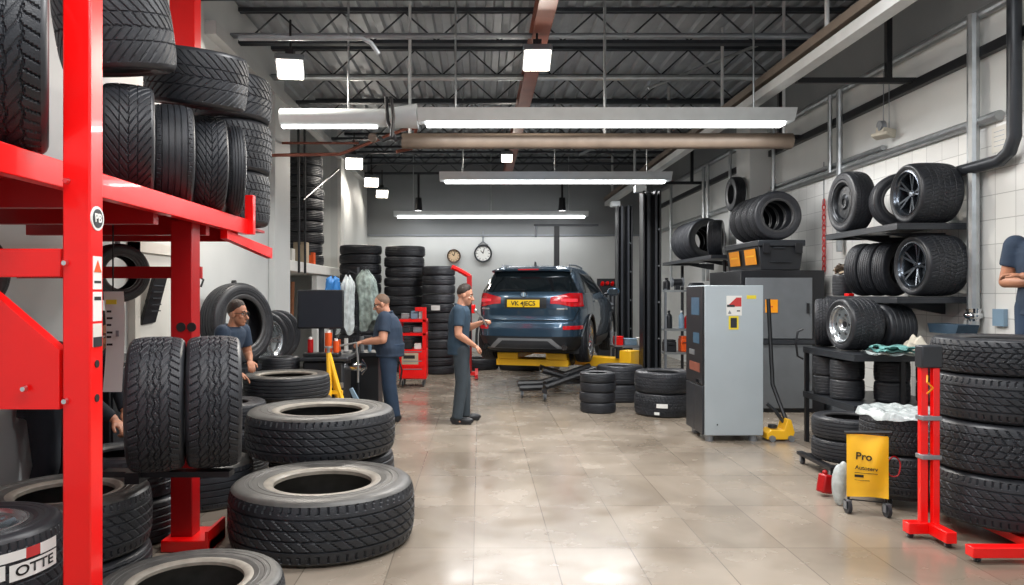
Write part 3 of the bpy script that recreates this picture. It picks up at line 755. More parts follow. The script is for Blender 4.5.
# low dolly with two tyres
t = thing('tyre_dolly', 'low black tyre dolly with casters left of the yellow bag', 'dolly', (3.43, 6.85, 0))
MB().bb(3.08, 3.14, 6.50, 7.20, .085, .115).bb(3.70, 3.76, 6.50, 7.20, .085, .115).bb(3.141, 3.699, 6.55, 6.61, .085, .115).bb(3.141, 3.699, 7.05, 7.11, .085, .115).build('dolly_frame', 'black', t)
def caster(x, y, r, parent, m='dkgrey', top=None):
    c = MB().cyl((x-.012, y, r), (x+.012, y, r), r, seg=18).build('caster', m, parent)
    MB().bb(x-.022, x-.016, y-r*.4, y+r*.4, r*.7, top or 2.1*r).bb(x+.016, x+.022, y-r*.4, y+r*.4, r*.7, top or 2.1*r).bb(x-.022, x+.022, y-r*.45, y+r*.45, (top or 2.1*r)-.006, top or 2.1*r).build('fork', 'grey', c)
for xx, yy in ((3.11, 7.14), (3.11, 6.54), (3.73, 6.54), (3.73, 7.14)): caster(xx, yy, .038, t, top=.084)
G = 'tyres on low dollies at the right'
tyre('upper tyre of the two lying on the low black dolly', (3.42, 6.85, .322), .325, .195, 3, group=G, lo=False, ri=.62)
tyre('lower tyre of the two lying on the low black dolly', (3.42, 6.85, .118), .325, .20, 3, group=G, lo=False)
# pile under the clear film, behind the yellow bag
t = thing('tyre_dolly', 'small dark dolly under the film-covered tyre pile', 'dolly', (3.31, 5.82, 0))
MB().cyl((3.31, 5.82, .075), (3.31, 5.82, .098), .24, seg=28).build('dolly_plate', 'black', t)
for xx, yy in ((3.16, 5.72), (3.46, 5.72), (3.31, 6.0)): caster(xx, yy, .034, t, top=.074)
G = 'tyres in the film-covered pile'
tyre('bottom tyre of the film-covered pile behind the yellow bag', (3.31, 5.82, .102), .295, .31, 0, group=G, lo=False)
tyre('top tyre of the film-covered pile behind the yellow bag', (3.31, 5.82, .416), .295, .30, 4, group=G, lo=False)
t = thing('plastic_film', 'crumpled clear film lying on the pile behind the yellow bag', 'film', (3.31, 5.82, .72))
def wrap(i, j):
    a = 2*PI*i; r = .315*(j**.8)+.010*math.sin(7*a)*j+.02*math.sin(3*a+1)*j
    return (3.31+r*math.cos(a), 5.82+r*math.sin(a), .737+.007*math.sin(11*a+9*j)*(j>.05)+.010*math.sin(5*a-14*j)*(j>.05)-(.0 if j < .92 else .05*(j-.92)/.08))
MB().grid(wrap, 72, 14, wrap=True).build('film_sheet', 'film', t, angle=180)

# yellow bag on its caster frame
t = thing('waste_bag_cart', 'yellow printed bag hanging on a small black caster frame', 'bag', (2.9, 5.45, 0))
d = V((.86, -.36, 0)).normalized(); nrm = V((-.36, -.86, 0)).normalized(); o = V((2.865, 5.47, 0))
def bagp(i, j, off=0):
    u = (i-.5)*.275*(1-.04*j*0); z = .60-.46*j
    bulge = .028*math.sin(PI*i)*math.sin(PI*min(1, j*1.05))+.006*math.sin(9*i+4*j)
    return o + d*u + nrm*(bulge+off) + V((0, 0, z-.02*abs(i-.5)*(1 if j > .5 else -.4)+.02*i*(j-.5)))
b = MB().grid(lambda i, j: bagp(i, j), 20, 20).grid(lambda i, j: bagp(i, j, -.035), 6, 6).build('bag', 'yellow', t)
for txt, sz, jj, ii in (('Pro', .075, .34, .40), ('Autoserv', .040, .52, .46)):
    ptt = bagp(ii, jj, .016); text('lettering', txt, sz, frame(ptt, d+V((0, 0, -.05)), (0, 0, 1)), 'ink', b, True)
for jj, w_, hh in ((.60, .15, .004), (.65, .06, .018), (.72, .10, .003)):
    MB().box(bagp(.18+w_/.275/2, jj, .012), (w_, .002, hh), Matrix((d, nrm, V((0, 0, 1)))).transposed()).build('printed_line', 'ink', b)
e = d*.155
MB().tube([o-e+V((0, 0, .61)), o+e+V((0, 0, .63))], .014).build('top_bar', 'black', t)
MB().tube([o-e*.8+V((0, 0, .61))-nrm*.05, o-e*.8-nrm*.05+V((0, 0, .1)), o+e*.8-nrm*.05+V((0, 0, .1)), o+e*.8-nrm*.05+V((0, 0, .63))], .010).build('bag_frame', 'black', t)
for sgn in (-1, 1):
    q = o+d*.13*sgn-nrm*.03; caster(q.x, q.y, .05, t, top=.1)
tag(MB().ell((2.79, 5.75, .16), (.055, .05, .16), 14, 12).ell((2.81, 5.72, .25), (.04, .04, .10), 12, 10).build('cloth_bundle', 'film'), 'pale plastic bundle tucked left of the yellow bag', 'bundle')
tag(MB().box((2.81, 6.02, .10), (.10, .09, .15), (0, .2, .3)).cyl((2.81, 6.02, .17), (2.8, 6.02, .21), .02).build('red_jerrycan', 'dred', bevel=.015), 'small red can on the floor left of the yellow bag', 'can')
tag(MB().tube([(3.075+.05*math.cos(a)*(1+.12*math.sin(3*a)), 5.50+.01*math.sin(2*a), .36+.075*math.sin(a)) for a in [k*PI/12 for k in range(50)]], .005, 6).build('hanging_red_cable', 'dred'), 'thin red cable loop hanging by the film-covered pile', 'cable')

# big stack and red stand at the right edge
t = thing('stack_dolly', 'low red dolly under the tallest right tyre stack', 'dolly', (3.67, 5.11, 0))
MB().bb(3.0, 3.9, 4.50, 4.58, .035, .10).build('foot_bar', 'red', t, .006)
MB().bb(3.45, 3.53, 4.581, 5.6, .04, .09).bb(3.80, 3.88, 4.581, 5.6, .04, .09).build('frame_rail', 'red', t)
for xx in (3.05, 3.6): caster(xx, 4.54, .018, t, top=.036)
big = []
for lab, z, Wd, pp in (('bottom tyre of the tall stack at the right edge', .105, .35, 0), ('third tyre from top in the tall right-edge stack', .458, .335, 4), ('second tyre from top in the tall right-edge stack', .796, .31, 0), ('topmost tyre of the tall stack at the right edge', 1.109, .24, 4)):
    big.append(tyre(lab, (3.64+random.uniform(-.01, .01), 5.11, z), .465, Wd, pp, lo=False, group='tyres in the tall stack at the right edge', spin=random.uniform(0, 6)))
t = thing('red_stand', 'twin-post red stand beside the tall right tyre stack', 'stand', (3.04, 4.98, 0))
MB().bb(2.955, 3.005, 4.96, 5.0, .06, 1.15).build('post', 'red', t, .004)
MB().bb(3.02, 3.065, 4.93, 4.97, .06, 1.15).build('post', 'red', t, .004)
MB().bb(2.94, 3.08, 4.92, 5.01, 1.15, 1.30).build('cap', 'dkgrey', t, .01)
MB().bb(2.87, 3.0, 4.95, 5.03, .035, .11).build('foot', 'red', t, .005)
MB().bb(3.0, 3.07, 4.76, 4.97, .035, .11).build('foot', 'red', t, .005)
for xx, yy in ((2.90, 4.99), (3.035, 4.80)): caster(xx, yy, .018, t, top=.036)
for zz in (.80, .54): MB().bb(2.945, 3.075, 4.92, 5.01, zz, zz+.03).build('clamp', 'grey', t, .004)
MB().tube([(2.98, 4.93, 1.10), (2.96, 4.9, 1.06), (3.0, 4.9, 1.02), (2.98, 4.93, .98)], .006).build('hook', 'orange', t)

# wall tray under the thick conduit, notes on the tiles, chain, hoist
t = thing('wall_tray', 'dark blue tray fitting below the conduit on the right wall', 'tray', (4.78, 7.15, 1.28))
MB().prism([(-.2, 0), (.2, 0), (.24, .09), (-.24, .09)], .2, frame((W0-.22, 7.15, 1.26), (0, -1, 0), (0, 0, 1))).build('tray', 'navy2', t)
MB().cyl((4.8, 7.2, 1.35), (4.8, 7.2, 1.5), .05, .07, 14).ell((4.8, 7.2, 1.43), (.09, .07, .05)).build('pipe_fitting', 'chrome', t)
MB().bb(W0-.04, W0, 6.85, 7.0, 1.34, 1.5).build('switch_plate', 'steelblue', t)
t = thing('wall_chart', 'small printed paper chart on the right wall tiles', 'chart', (W0, 6.95, 3.1))
MB().bb(W0-.004, W0, 6.86, 7.06, 2.98, 3.22).build('paper', 'cream', t)
for k in range(4): MB().bb(W0-.006, W0-.0045, 6.89, 7.03, 3.17-.045*k, 3.176-.045*k).build('printed_line', 'grey', t)
t = thing('hanging_chain', 'red and white chain hanging on the right wall', 'chain', (W0-.03, 10.45, 2.2))
MB().cyl((W0-.03, 10.45, 2.9), (W0-.03, 10.45, 3.5), .008, seg=6).build('wire', 'grey', t)
for k in range(14):
    zz = 2.93-.072*k; MB().tube([(W0-.03+(.02*math.cos(a) if k % 2 else 0), 10.45+(0 if k % 2 else .03*math.cos(a)), zz+.048*math.sin(a)) for a in [j*PI/5 for j in range(11)]], .009, 5).build('chain_link', 'rink', t)
t = thing('wall_hoist', 'small pale pulley bracket on the upper right wall', 'bracket', (XR-.1, 8.75, 3.5))
MB().box((XR-.10, 8.75, 3.55), (.2, .12, .10), (.2, .1, .3)).box((XR-.18, 8.70, 3.50), (.12, .2, .04), (0, .3, .5)).build('bracket_body', 'rag', t, .01)
MB().cyl((XR-.2, 8.72, 3.62), (XR-.14, 8.72, 3.62), .06).build('pulley', 'grey', t)
for dy in (0, .12): MB().cyl((XR-.08, 8.72+dy, 3.6), (XR-.08, 8.72+dy, 4.3), .006, seg=6).build('wire', 'grey', t)

# ------------------------------------------------------------------ silver machine cabinet
X0, X1, Y0, Y1, Z1 = 2.47, 3.14, 8.2, 8.85, 1.735
t = thing('machine_cabinet', 'tall silver sheet-metal machine cabinet on casters', 'cabinet', ((X0+X1)/2, (Y0+Y1)/2, 0))
MB().bb(X0+.02, X1, Y0, Y1, .07, Z1).build('cabinet_shell', 'fridge', t, .006)
fp = MB().bb(X0-.005, X0+.019, Y0+.01, Y1, .62, Z1-.01).build('control_front', 'blackp', t, .004)
MB().bb(X0-.004, X0+.019, Y0+.01, (Y0+Y1)/2-.004, .08, .61).build('door', 'dkgrey', t, .004)
MB().bb(X0-.004, X0+.019, (Y0+Y1)/2+.004, Y1, .08, .61).build('door', 'dkgrey', t, .004)
MB().bb(X0-.008, X0-.004, Y0+.12, Y0+.42, 1.40, 1.60).build('display', 'dglass', fp)
MB().bb(X0-.008, X0-.004, Y0+.12, Y0+.35, 1.08, 1.20).build('display', 'dglass', fp)
MB().bb(X0-.02, X0-.004, Y0+.06, Y0+.2, .64, .68).build('handle', 'chrome', fp)
MB().bb(X0-.008, X0-.004, Y0+.1, Y0+.5, .76, .86).build('lit_slot', 'rust', fp)
MB().bb(X0-.010, X0-.004, Y0+.3, Y0+.5, .94, 1.0).build('button_row', 'grey', fp)
for xx, yy in ((X0+.09, Y0+.07), (X1-.09, Y0+.07), (X0+.09, Y1-.07), (X1-.09, Y1-.07)): MB().cyl((xx, yy, 0), (xx, yy, .07), .045, .05, 16).build('foot', 'grey', t)
def sheet(x0, x1, z0, z1, m, nm, par, yy=Y0-.002): return MB().bb(x0, x1, yy-.002, yy+.001, z0, z1).build(nm, m, par)
pp_ = sheet(2.73, 2.90, 1.40, 1.62, 'white', 'poster', t)
MB().add([(2.735, Y0-.006, 1.50), (2.895, Y0-.006, 1.50), (2.895, Y0-.006, 1.60), (2.84, Y0-.006, 1.60)], [(0, 1, 2, 3)]).build('printed_shape', 'rink', pp_)
MB().bb(2.735, 2.82, Y0-.0075, Y0-.006, 1.495, 1.52).build('printed_band', 'dkgrey', pp_)
MB().prism([(-.02, 0), (.02, 0), (0, .04)], .001, frame((2.765, Y0-.005, 1.42), (1, 0, 0), (0, 0, 1))).build('printed_triangle', 'grey', pp_)
MB().bb(2.845, 2.88, Y0-.006, Y0-.005, 1.445, 1.458).build('printed_line', 'ink', pp_)
q = sheet(2.755, 2.865, 1.245, 1.395, 'lemon', 'notice', t); MB().bb(2.775, 2.845, Y0-.006, Y0-.004, 1.265, 1.375).build('notice_panel', 'dkgrey', q)
sheet(2.955, 3.06, 1.585, 1.625, 'lemon', 'yellow_label', t)
MB().cyl((2.63, Y0-.001, .19), (2.63, Y0-.004, .19), .008, seg=10).build('screw', 'ink', t)

# dark two-door cabinet against the wall
t = thing('tool_cabinet', 'dark cabinet with grey doors against the right wall', 'cabinet', (4.2, 10.9, 0))
MB().bb(3.60, 4.76, 10.22, 11.6, .0, 1.965).build('cabinet_body', 'black', t, .006)
for z0, z1, nm in ((1.02, 1.86, 'door'), (.06, .94, 'door')):
    dd = MB().bb(3.66, 4.58, 10.195, 10.218, z0, z1).build(nm, 'doorg', t, .005)
    MB().bb(4.50, 4.53, 10.17, 10.194, (z0+z1)/2-.07, (z0+z1)/2+.07).build('handle', 'black', dd)
MB().bb(3.62, 4.70, 10.17, 10.194, .95, 1.01).build('latch_bar', 'dkgrey', t)
nl = MB().bb(3.93, 4.10, 10.185, 10.193, 1.38, 1.56).build('orange_note', 'orange', t)
MB().bb(3.95, 4.03, 10.182, 10.1845, 1.455, 1.47).build('printed_line', 'rink', nl)
# long black bin on it
t = thing('storage_bin', 'long black lidded bin on the dark cabinet', 'bin', (4.15, 10.9, 1.97))
MB().prism([(3.90, 1.968), (4.44, 1.968), (4.48, 2.30), (3.86, 2.30)], 1.35, frame((0, 11.6, 0), (1, 0, 0), (0, 0, 1))).build('bin_body', 'blackp', t, .01)
MB().bb(3.84, 4.50, 10.22, 11.62, 2.30, 2.385).build('bin_lid', 'shelfm', t, .012)
for xx in (3.95, 4.40): MB().bb(xx-.05, xx+.05, 10.2, 10.22, 2.2, 2.34).build('latch', 'black', t, .004)
MB().bb(4.06, 4.22, 10.225, 10.243, 2.27, 2.285).bb(4.0, 4.3, 10.22, 10.24, 2.08, 2.09).build('front_rib', 'dkgrey', t)
for yy in (10.35, 11.0): 
    l_ = MB().box((3.852, yy+.2, 2.16), (.006, .42, .22), (0, -.12, 0)).build('orange_label', 'orange', t)
    MB().box((3.846, yy+.2, 2.17), (.003, .3, .02), (0, -.12, 0)).build('printed_line', 'yellow', l_)
G = 'tyres standing on the long black bin'
for k, yy in enumerate((10.42, 10.69, 10.96, 11.23)):
    tyre(('front', 'second', 'third', 'rearmost')[k]+' tyre of the row standing on the long black bin', (4.15, yy, 2.389), .345, .25, 4, (0, -1, 0), group=G, lo=False, ri=.60)
# rear wall shelf
wall_shelf('rear wall shelf beyond the pier on the right wall', 3.75, 4.5, 12.0, 15.2, 2.27, .06)
MB().cyl((4.1, 15.0, 0), (4.1, 15.0, 2.2), .03).cyl((4.1, 12.4, 0), (4.1, 12.4, 2.2), .03).build('shelf_post', 'black', bpy.data.objects['wall_shelf.002'])
G = 'tyres on the rear right wall shelf'
for k, yy in enumerate((13.9, 14.2, 14.5, 14.8)):
    tyre(('front', 'second', 'third', 'rearmost')[k]+' tyre of the row on the rear right wall shelf', (4.22, yy, 2.275), .39, .27, 3, (.12, -1, 0), group=G, ri=.6)
tyre('single turned tyre at the near end of the rear wall shelf', (4.02, 12.6, 2.275), .31, .24, 4, (.9, -.4, 0), group=G)
tyre('dark tyre hung flat against the right wall pier', (4.40, 12.75, 3.05), .30, .18, 3, (-1, 0, 0), group=G, name='tyre_hanging')
tag(MB().cyl((4.30, 12.75, 3.545), (4.519, 12.75, 3.53), .012).build('wall_hook_mount', 'grey'), 'steel peg holding the tyre on the right wall pier', 'peg')

# things behind the silver cabinet top
G = 'small items beside the silver cabinet top'
# workshop shelf unit with bottles and tools
t = thing('tool_shelf_unit', 'steel shelf unit with tools left of the silver cabinet', 'shelf', (3.45, 12.6, 0), group='workshop shelving')
for zz in (1.70, 1.05, .66, .15): MB().bb(3.08, 3.95, 12.35, 12.85, zz-.035, zz).build('shelf_plate', 'galv', t)
for xx in (3.1, 3.93):
    for yy in (12.37, 12.83): MB().bb(xx-.018, xx+.018, yy-.018, yy+.018, 0, 1.72).build('post', 'grey', t)
def bottle(lab, x, y, z, r, h, m, cap='black'):
    t = thing('bottle', lab, 'bottle', (x, y, z), group='bottles and cans on the workshop shelves')
    MB().lathe([(0, 0), (r, 0), (r, h*.62), (r*.9, h*.72), (r*.35, h*.85), (r*.35, h*.9), (0, h*.9)], 18, Matrix.Translation((x, y, z))).build('bottle_body', m, t)
    MB().cyl((x, y, z+h*.9), (x, y, z+h), r*.42).build('bottle_cap', cap, t)
bottle('black bottle at the left on the top tool shelf', 3.15, 12.5, 1.703, .06, .2, 'blackp')
bottle('red bottle on the middle tool shelf', 3.50, 12.5, 1.053, .05, .26, 'dred', 'white')
bottle('clear bottle on the middle tool shelf', 3.40, 12.5, 1.053, .045, .3, 'steelblue', 'white')
bottle('small red bottle at the right of the middle tool shelf', 3.62, 12.5, 1.053, .05, .2, 'red')
bottle('dark spray bottle at the left of the middle tool shelf', 3.19, 12.5, 1.053, .055, .3, 'blackp')
bottle('black spray bottle standing behind the silver cabinet top', 3.62, 12.1, 2.274, .09, .001+.4, 'blackp') if False else None
for lab, x, z, w_, h_, m in (('orange canister on the lower tool shelf', 3.44, .663, .13, .26, 'vorange'), ('yellow box on the lower tool shelf', 3.57, .663, .10, .33, 'yellow'), ('black tool case on the lower tool shelf', 3.2, .663, .2, .2, 'blackp'), ('grey tool case on the bottom tool shelf', 3.3, .153, .3, .22, 'dkgrey'), ('blue crate on the bottom tool shelf', 3.65, .153, .25, .25, 'navy2'), ('grey drill case on the top tool shelf', 3.66, 1.703, .22, .12, 'dkgrey')):
    t = thing('tool_case' if 'case' in lab else 'canister' if 'canister' in lab else 'parts_box', lab, 'box', (x, 12.5, z), group='boxes on the workshop shelves')
    MB().bb(x-w_/2, x+w_/2, 12.42, 12.62, z, z+h_*.85).build('box_body', m, t, .012)
    MB().bb(x-w_/2*.9, x+w_/2*.9, 12.43, 12.61, z+h_*.85+.001, z+h_).build('box_lid', m, t, .01)
    MB().tube([(x-.04, 12.415, z+h_*.5), (x-.04, 12.40, z+h_*.6), (x+.04, 12.40, z+h_*.6), (x+.04, 12.415, z+h_*.5)], .007, 6).build('handle', 'black', t)
t = thing('bench_grinder', 'black bench grinder on the top tool shelf', 'tool', (3.32, 12.5, 1.703))
MB().cyl((3.26, 12.5, 1.83), (3.40, 12.5, 1.83), .06).bb(3.29, 3.37, 12.45, 12.55, 1.703, 1.79).build('motor_body', 'blackp', t)
for xx in (3.23, 3.41): MB().cyl((xx, 12.5, 1.83), (xx+.025, 12.5, 1.83), .08).build('grinding_wheel', 'grey', t)
# yellow floor jack with tall black handle
t = thing('floor_jack', 'yellow floor jack with tall black handle by the silver cabinet', 'jack', (3.33, 8.25, 0))
MB().prism([(3.19, .02), (3.47, .02), (3.50, .10), (3.46, .24), (3.42, .25), (3.38, .12), (3.24, .13), (3.19, .09)], .20, frame((0, 8.42, 0), (1, 0, 0), (0, 0, 1))).build('jack_body', 'yellow', t, .008)
for xx in (3.24, 3.45):
    for yy in (8.2, 8.44): MB().cyl((xx, yy-.015, .035), (xx, yy+.015, .035), .034).build('wheel', 'grey', t)
MB().cyl((3.29, 8.32, .14), (3.29, 8.32, .17), .05).build('saddle', 'dkgrey', t)
MB().tube([(3.41, 8.32, .2), (3.33, 8.34, .32), (3.24, 8.36, .40)], .02).build('pump_lever', 'dkgrey', t)
MB().tube([(3.44, 8.32, .22), (3.36, 8.5, .6), (3.35, 8.6, 1.58)], .024).build('handle', 'black', t)
# ------------------------------------------------------------------ the car on its lift
ZP = .475                                     # platform height
CYAW = -math.radians(17.5)
AX0, AY0 = .72, 12.0
car = thing('car', 'dark blue-grey estate car raised on a yellow lift, seen from behind', 'car', (AX0, AY0, ZP), CYAW); car.scale = (1.03, 1, 1)
LV = [  # z, half width, rear y, front y, exponent
    (.22, .80, .14, 4.20, 5), (.27, .85, .07, 4.32, 5), (.34, .885, .03, 4.40, 5), (.46, .91, .0, 4.43, 5.5), (.60, .925, .0, 4.43, 5.5), (.70, .93, .02, 4.42, 5.5),
    (.735, .925, .06, 4.41, 5.5), (.80, .925, .075, 4.38, 5.5), (.92, .925, .06, 4.33, 5.5), (1.0, .915, .055, 4.22, 5), (1.06, .905, .06, 4.0, 5), (1.12, .89, .075, 3.45, 5), (1.18, .872, .10, 3.2, 5),
    (1.24, .85, .145, 3.06, 5), (1.35, .80, .23, 2.82, 5), (1.46, .745, .33, 2.55, 5), (1.54, .70, .40, 2.30, 5), (1.57, .68, .36, 2.18, 5), (1.60, .645, .37, 2.02, 4.5), (1.625, .58, .5, 1.85, 4), (1.638, .45, .7, 1.65, 3.5), (1.642, .25, .95, 1.45, 3)]
LZ = [l[0] for l in LV]
def lv(z): return [float(np.interp(z, LZ, [l[k] for l in LV])) for k in range(1, 5)]
def cpt(phi, z, off=0):           # phi 0 = rear centre, +90 = right side middle, 180 = front
    w, yr, yf, n = lv(z); yc = (yr+yf)/2; L = (yf-yr)/2+off; w += off
    s, c = math.sin(phi), math.cos(phi)
    return V((w*math.copysign(abs(s)**(2/n), s), yc-L*math.copysign(abs(c)**(2/n), c), z))
def phi_x(x, z, off=0):
    w, yr, yf, n = lv(z); return math.copysign(math.asin(min(1, abs(x)/w)**(n/2)), x)
def phi_y(y, z):
    w, yr, yf, n = lv(z); yc = (yr+yf)/2; L = (yf-yr)/2
    q = (yc-y)/L; return math.acos(math.copysign(min(1, abs(q))**(n/2), q))
zs = []
for a, b in zip(LZ[:-1], LZ[1:]):
    k = max(1, int((b-a)/.02)); zs += [a+(b-a)*i/k for i in range(k)]
zs.append(LZ[-1]); NP = 220
# dense rings, spaced evenly along the outline
def ring(z):
    ph = [2*PI*i/2000 for i in range(2001)]; pts = [cpt(p, z) for p in ph]
    acc = [0]
    for a, b in zip(pts[:-1], pts[1:]): acc.append(acc[-1]+(b-a).length)
    t = [acc[-1]*i/NP for i in range(NP)]
    xs = np.interp(t, acc, [p.x for p in pts]); ys = np.interp(t, acc, [p.y for p in pts])
    return [(x, y, z) for x, y in zip(xs, ys)]
mb = MB(); vs = []; fs = []
for z in zs: vs += ring(z)
nz = len(zs)
for i in range(nz-1):
    for k in range(NP): fs.append((i*NP+k, i*NP+(k+1) % NP, (i+1)*NP+(k+1) % NP, (i+1)*NP+k))
fs.append(tuple(range(NP))[::-1]); fs.append(tuple((nz-1)*NP+k for k in range(NP)))
mb.add(vs, fs)
mb.m = [1 if zs[f[0]//NP] < .33 and len(f) == 4 else 0 for f in fs]
body = mb.build('car_body', ['carp', 'cladd'], car, world=False, angle=40)
WY = (.86, 3.56); WR = .37
cut = MB()
for wy in WY:
    for sx in (-1, 1): cut.cyl((sx*.60, wy, WR), (sx*1.2, wy, WR), .43, seg=56)
co_ = cut.build('cutter', 'cladd'); co_.parent = car
bo = body.modifiers.new('arches', 'BOOLEAN'); bo.object = co_; bo.operation = 'DIFFERENCE'; bo.solver = 'EXACT'
dg = bpy.context.evaluated_depsgraph_get(); me = bpy.data.meshes.new_from_object(body.evaluated_get(dg))
body.modifiers.clear(); body.data = me; bpy.data.objects.remove(co_)
me.set_sharp_from_angle(angle=math.radians(40))
def rear(name, m, x0, x1, z0, z1, off=.006, nu=24, nv=10, inset=None, parent=car):
    """patch on the rear face; x0/x1 may depend on z"""
    fx0 = x0 if callable(x0) else (lambda z: x0); fx1 = x1 if callable(x1) else (lambda z: x1)
    def fn(i, j):
        z = z0+(z1-z0)*j; x = fx0(z)+(fx1(z)-fx0(z))*i
        return cpt(phi_x(x, z), z, off)
    s = MB().grid(fn, nu, nv); return s.build(name, m, parent, world=False, angle=60)
def side(name, m, sx, y0, y1, z0, z1, off=.006, nu=24, nv=10, parent=car):
    fy0 = y0 if callable(y0) else (lambda z: y0); fy1 = y1 if callable(y1) else (lambda z: y1)
    def fn(i, j):
        z = z0+(z1-z0)*j; y = fy0(z)+(fy1(z)-fy0(z))*i
        p = cpt(phi_y(y, z), z, off); return V((p.x*sx, p.y, p.z))
    return MB().grid(fn, nu, nv).build(name, m, parent, world=False, angle=60)
# rear window, spoiler, third brake light, wiper
lin2 = lambda a, b, za, zb: (lambda z: a+(b-a)*(z-za)/(zb-za))
rw = rear('rear_window', 'glassd', lin2(-.79, -.62, 1.20, 1.525), lin2(.79, .62, 1.20, 1.525), 1.20, 1.525, .008)
MB().tube([cpt(phi_x(x, 1.225), 1.225, .016) for x in (-.02, -.15, -.3, -.42)], .009, 6).build('wiper', 'blackp', rw, world=False)
MB().bb(.22, .42, .30, .36, 1.24, 1.40).build('seat_headrest', 'rag', rw, world=False)
sp = MB(); pts = []
def spo(i, j):
    x = -.64+1.28*i; y = (.30 if j < .5 else .62)+.10*abs(2*i-1)**4; return V((x, y, (1.565 if j < .5 else 1.63)-.02*abs(2*i-1)**3 + 0))
s_ = MB(); n = 24
for i in range(n+1):
    x = -.65+1.3*i/n; e = abs(2*i/n-1)**4
    s_.v += [(x, .30+.12*e, 1.545-.02*e), (x, .28+.12*e, 1.575-.02*e), (x, .62, 1.638-.05*e), (x, .62, 1.56-.05*e)]
for i in range(n):
    for a in range(4): b = (a+1) % 4; s_.f.append((i*4+a, i*4+b, i*4+4+b, i*4+4+a)); s_.m.append(0); s_.sm.append(True)
s_.f += [(0, 1, 2, 3), (n*4+3, n*4+2, n*4+1, n*4)]; s_.m += [0, 0]; s_.sm += [True, True]
spl = s_.build('roof_spoiler', 'carp', car, world=False)
MB().bb(-.17, .17, .268, .30, 1.555, 1.575).build('brake_light', 'tail', spl, world=False)
MB().prism([(0, 0), (.16, 0), (.10, .07), (.04, .08)], .015, frame((-.01, .72, 1.635), (0, 1, 0), (0, 0, 1))).build('roof_antenna', 'blackp', car, world=False)
for sx in (-1, 1):
    MB().tube([(sx*.56, .75, 1.60), (sx*.57, .80, 1.655), (sx*.585, 1.3, 1.665), (sx*.57, 2.0, 1.64), (sx*.56, 2.05, 1.60)], .016, 8).build('roof_rail', 'grey', car, world=False)
# tail lights wrap the corner
for sx in (-1, 1):
    def tl(i, j, off=.010):
        z = .95+.24*j
        xin = .34+.20*(1-math.sin(PI*min(1, .25+.75*j)))  # pointed inner end
        zz = .955+(.22 if i > .35 else .10+.12*(i/.35)**.7)*j+.05*(1-min(1, i/.35))*1.0
        pe = phi_y(.48, zz); pi_ = phi_x(.40, zz)
        p = cpt(pi_+(pe-pi_)*i**.75, zz, off); return V((p.x*sx, p.y, p.z))
    lt = MB().grid(tl, 40, 10).build('tail_light', 'tail', car, world=False, angle=60)
    MB().grid(lambda i, j: tl(.12+.55*i, .34+.24*j, .016), 20, 3).build('light_bar', 'tail2', lt, world=False, angle=60)
    rf = rear('reflector', 'tail', (.60 if sx > 0 else -.86), (.86 if sx > 0 else -.60), .585, .645, .007)
# plate recess, plate, emblem, chrome, bumper parts
rear('tailgate_recess', 'cladd', -.34, .34, .925, 1.10, .004)
pl = rear('number_plate', 'plate', -.29, .23, .945, 1.065, .016)
text('plate_lettering', 'VK 4JECS', .10, frame(cpt(phi_x(-.03, 1.0), 1.003, .019), (1, 0, 0), (0, .08, 1)), 'ink', pl, True, .001)
pl.children[0].matrix_parent_inverse = Matrix.Identity(4)
em = MB().cyl((-.03, .085, 1.155), (-.03, .062, 1.152), .052, seg=28).build('emblem', 'chrome', car, world=False)
MB().cyl((-.03, .062, 1.152), (-.03, .058, 1.152), .040, seg=28).build('emblem_centre', 'steelblue', em, world=False)
MB().bb(-.034, -.026, .055, .058, 1.12, 1.185).build('emblem_bar', 'white', em, world=False)
rear('tailgate_chrome', 'chrome', -.80, -.60, .905, .93, .006); rear('tailgate_chrome', 'chrome', .50, .66, .905, .93, .006)
rear('tailgate_seam', 'cladd', -.74, .74, .725, .738, .004, 30, 2)
for sx in (-1, 1): rear('tailgate_seam', 'cladd', lin2(sx*.74, sx*.82, .73, .93), lin2(sx*.75, sx*.83, .73, .93), .73, .93, .004, 2, 8)
rear('bumper_cladding', 'cladd', -.82, .82, .23, .47, .006, 30, 8)
sk = rear('skid_plate', 'grey', lin2(-.60, -.42, .27, .44), lin2(.60, .42, .27, .44), .27, .44, .014, 24, 8)
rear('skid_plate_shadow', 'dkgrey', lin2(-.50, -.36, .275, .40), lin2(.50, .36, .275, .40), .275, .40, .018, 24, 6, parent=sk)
for sx in (-1, 1): MB().cyl((sx*.64, -.01, .30), (sx*.64, .15, .30), .045, seg=18).build('exhaust_tip', 'chrome', car, world=False)
MB().bb(-.78, .78, .5, 3.9, .17, .26).build('underbody', 'cladd', car, world=False)
MB().cyl((-.7, WY[0], .36), (.7, WY[0], .36), .05).tube([(.64, .2, .30), (.3, .5, .26), (.1, 1.5, .22)], .035).build('rear_axle', 'dkgrey', car, world=False)
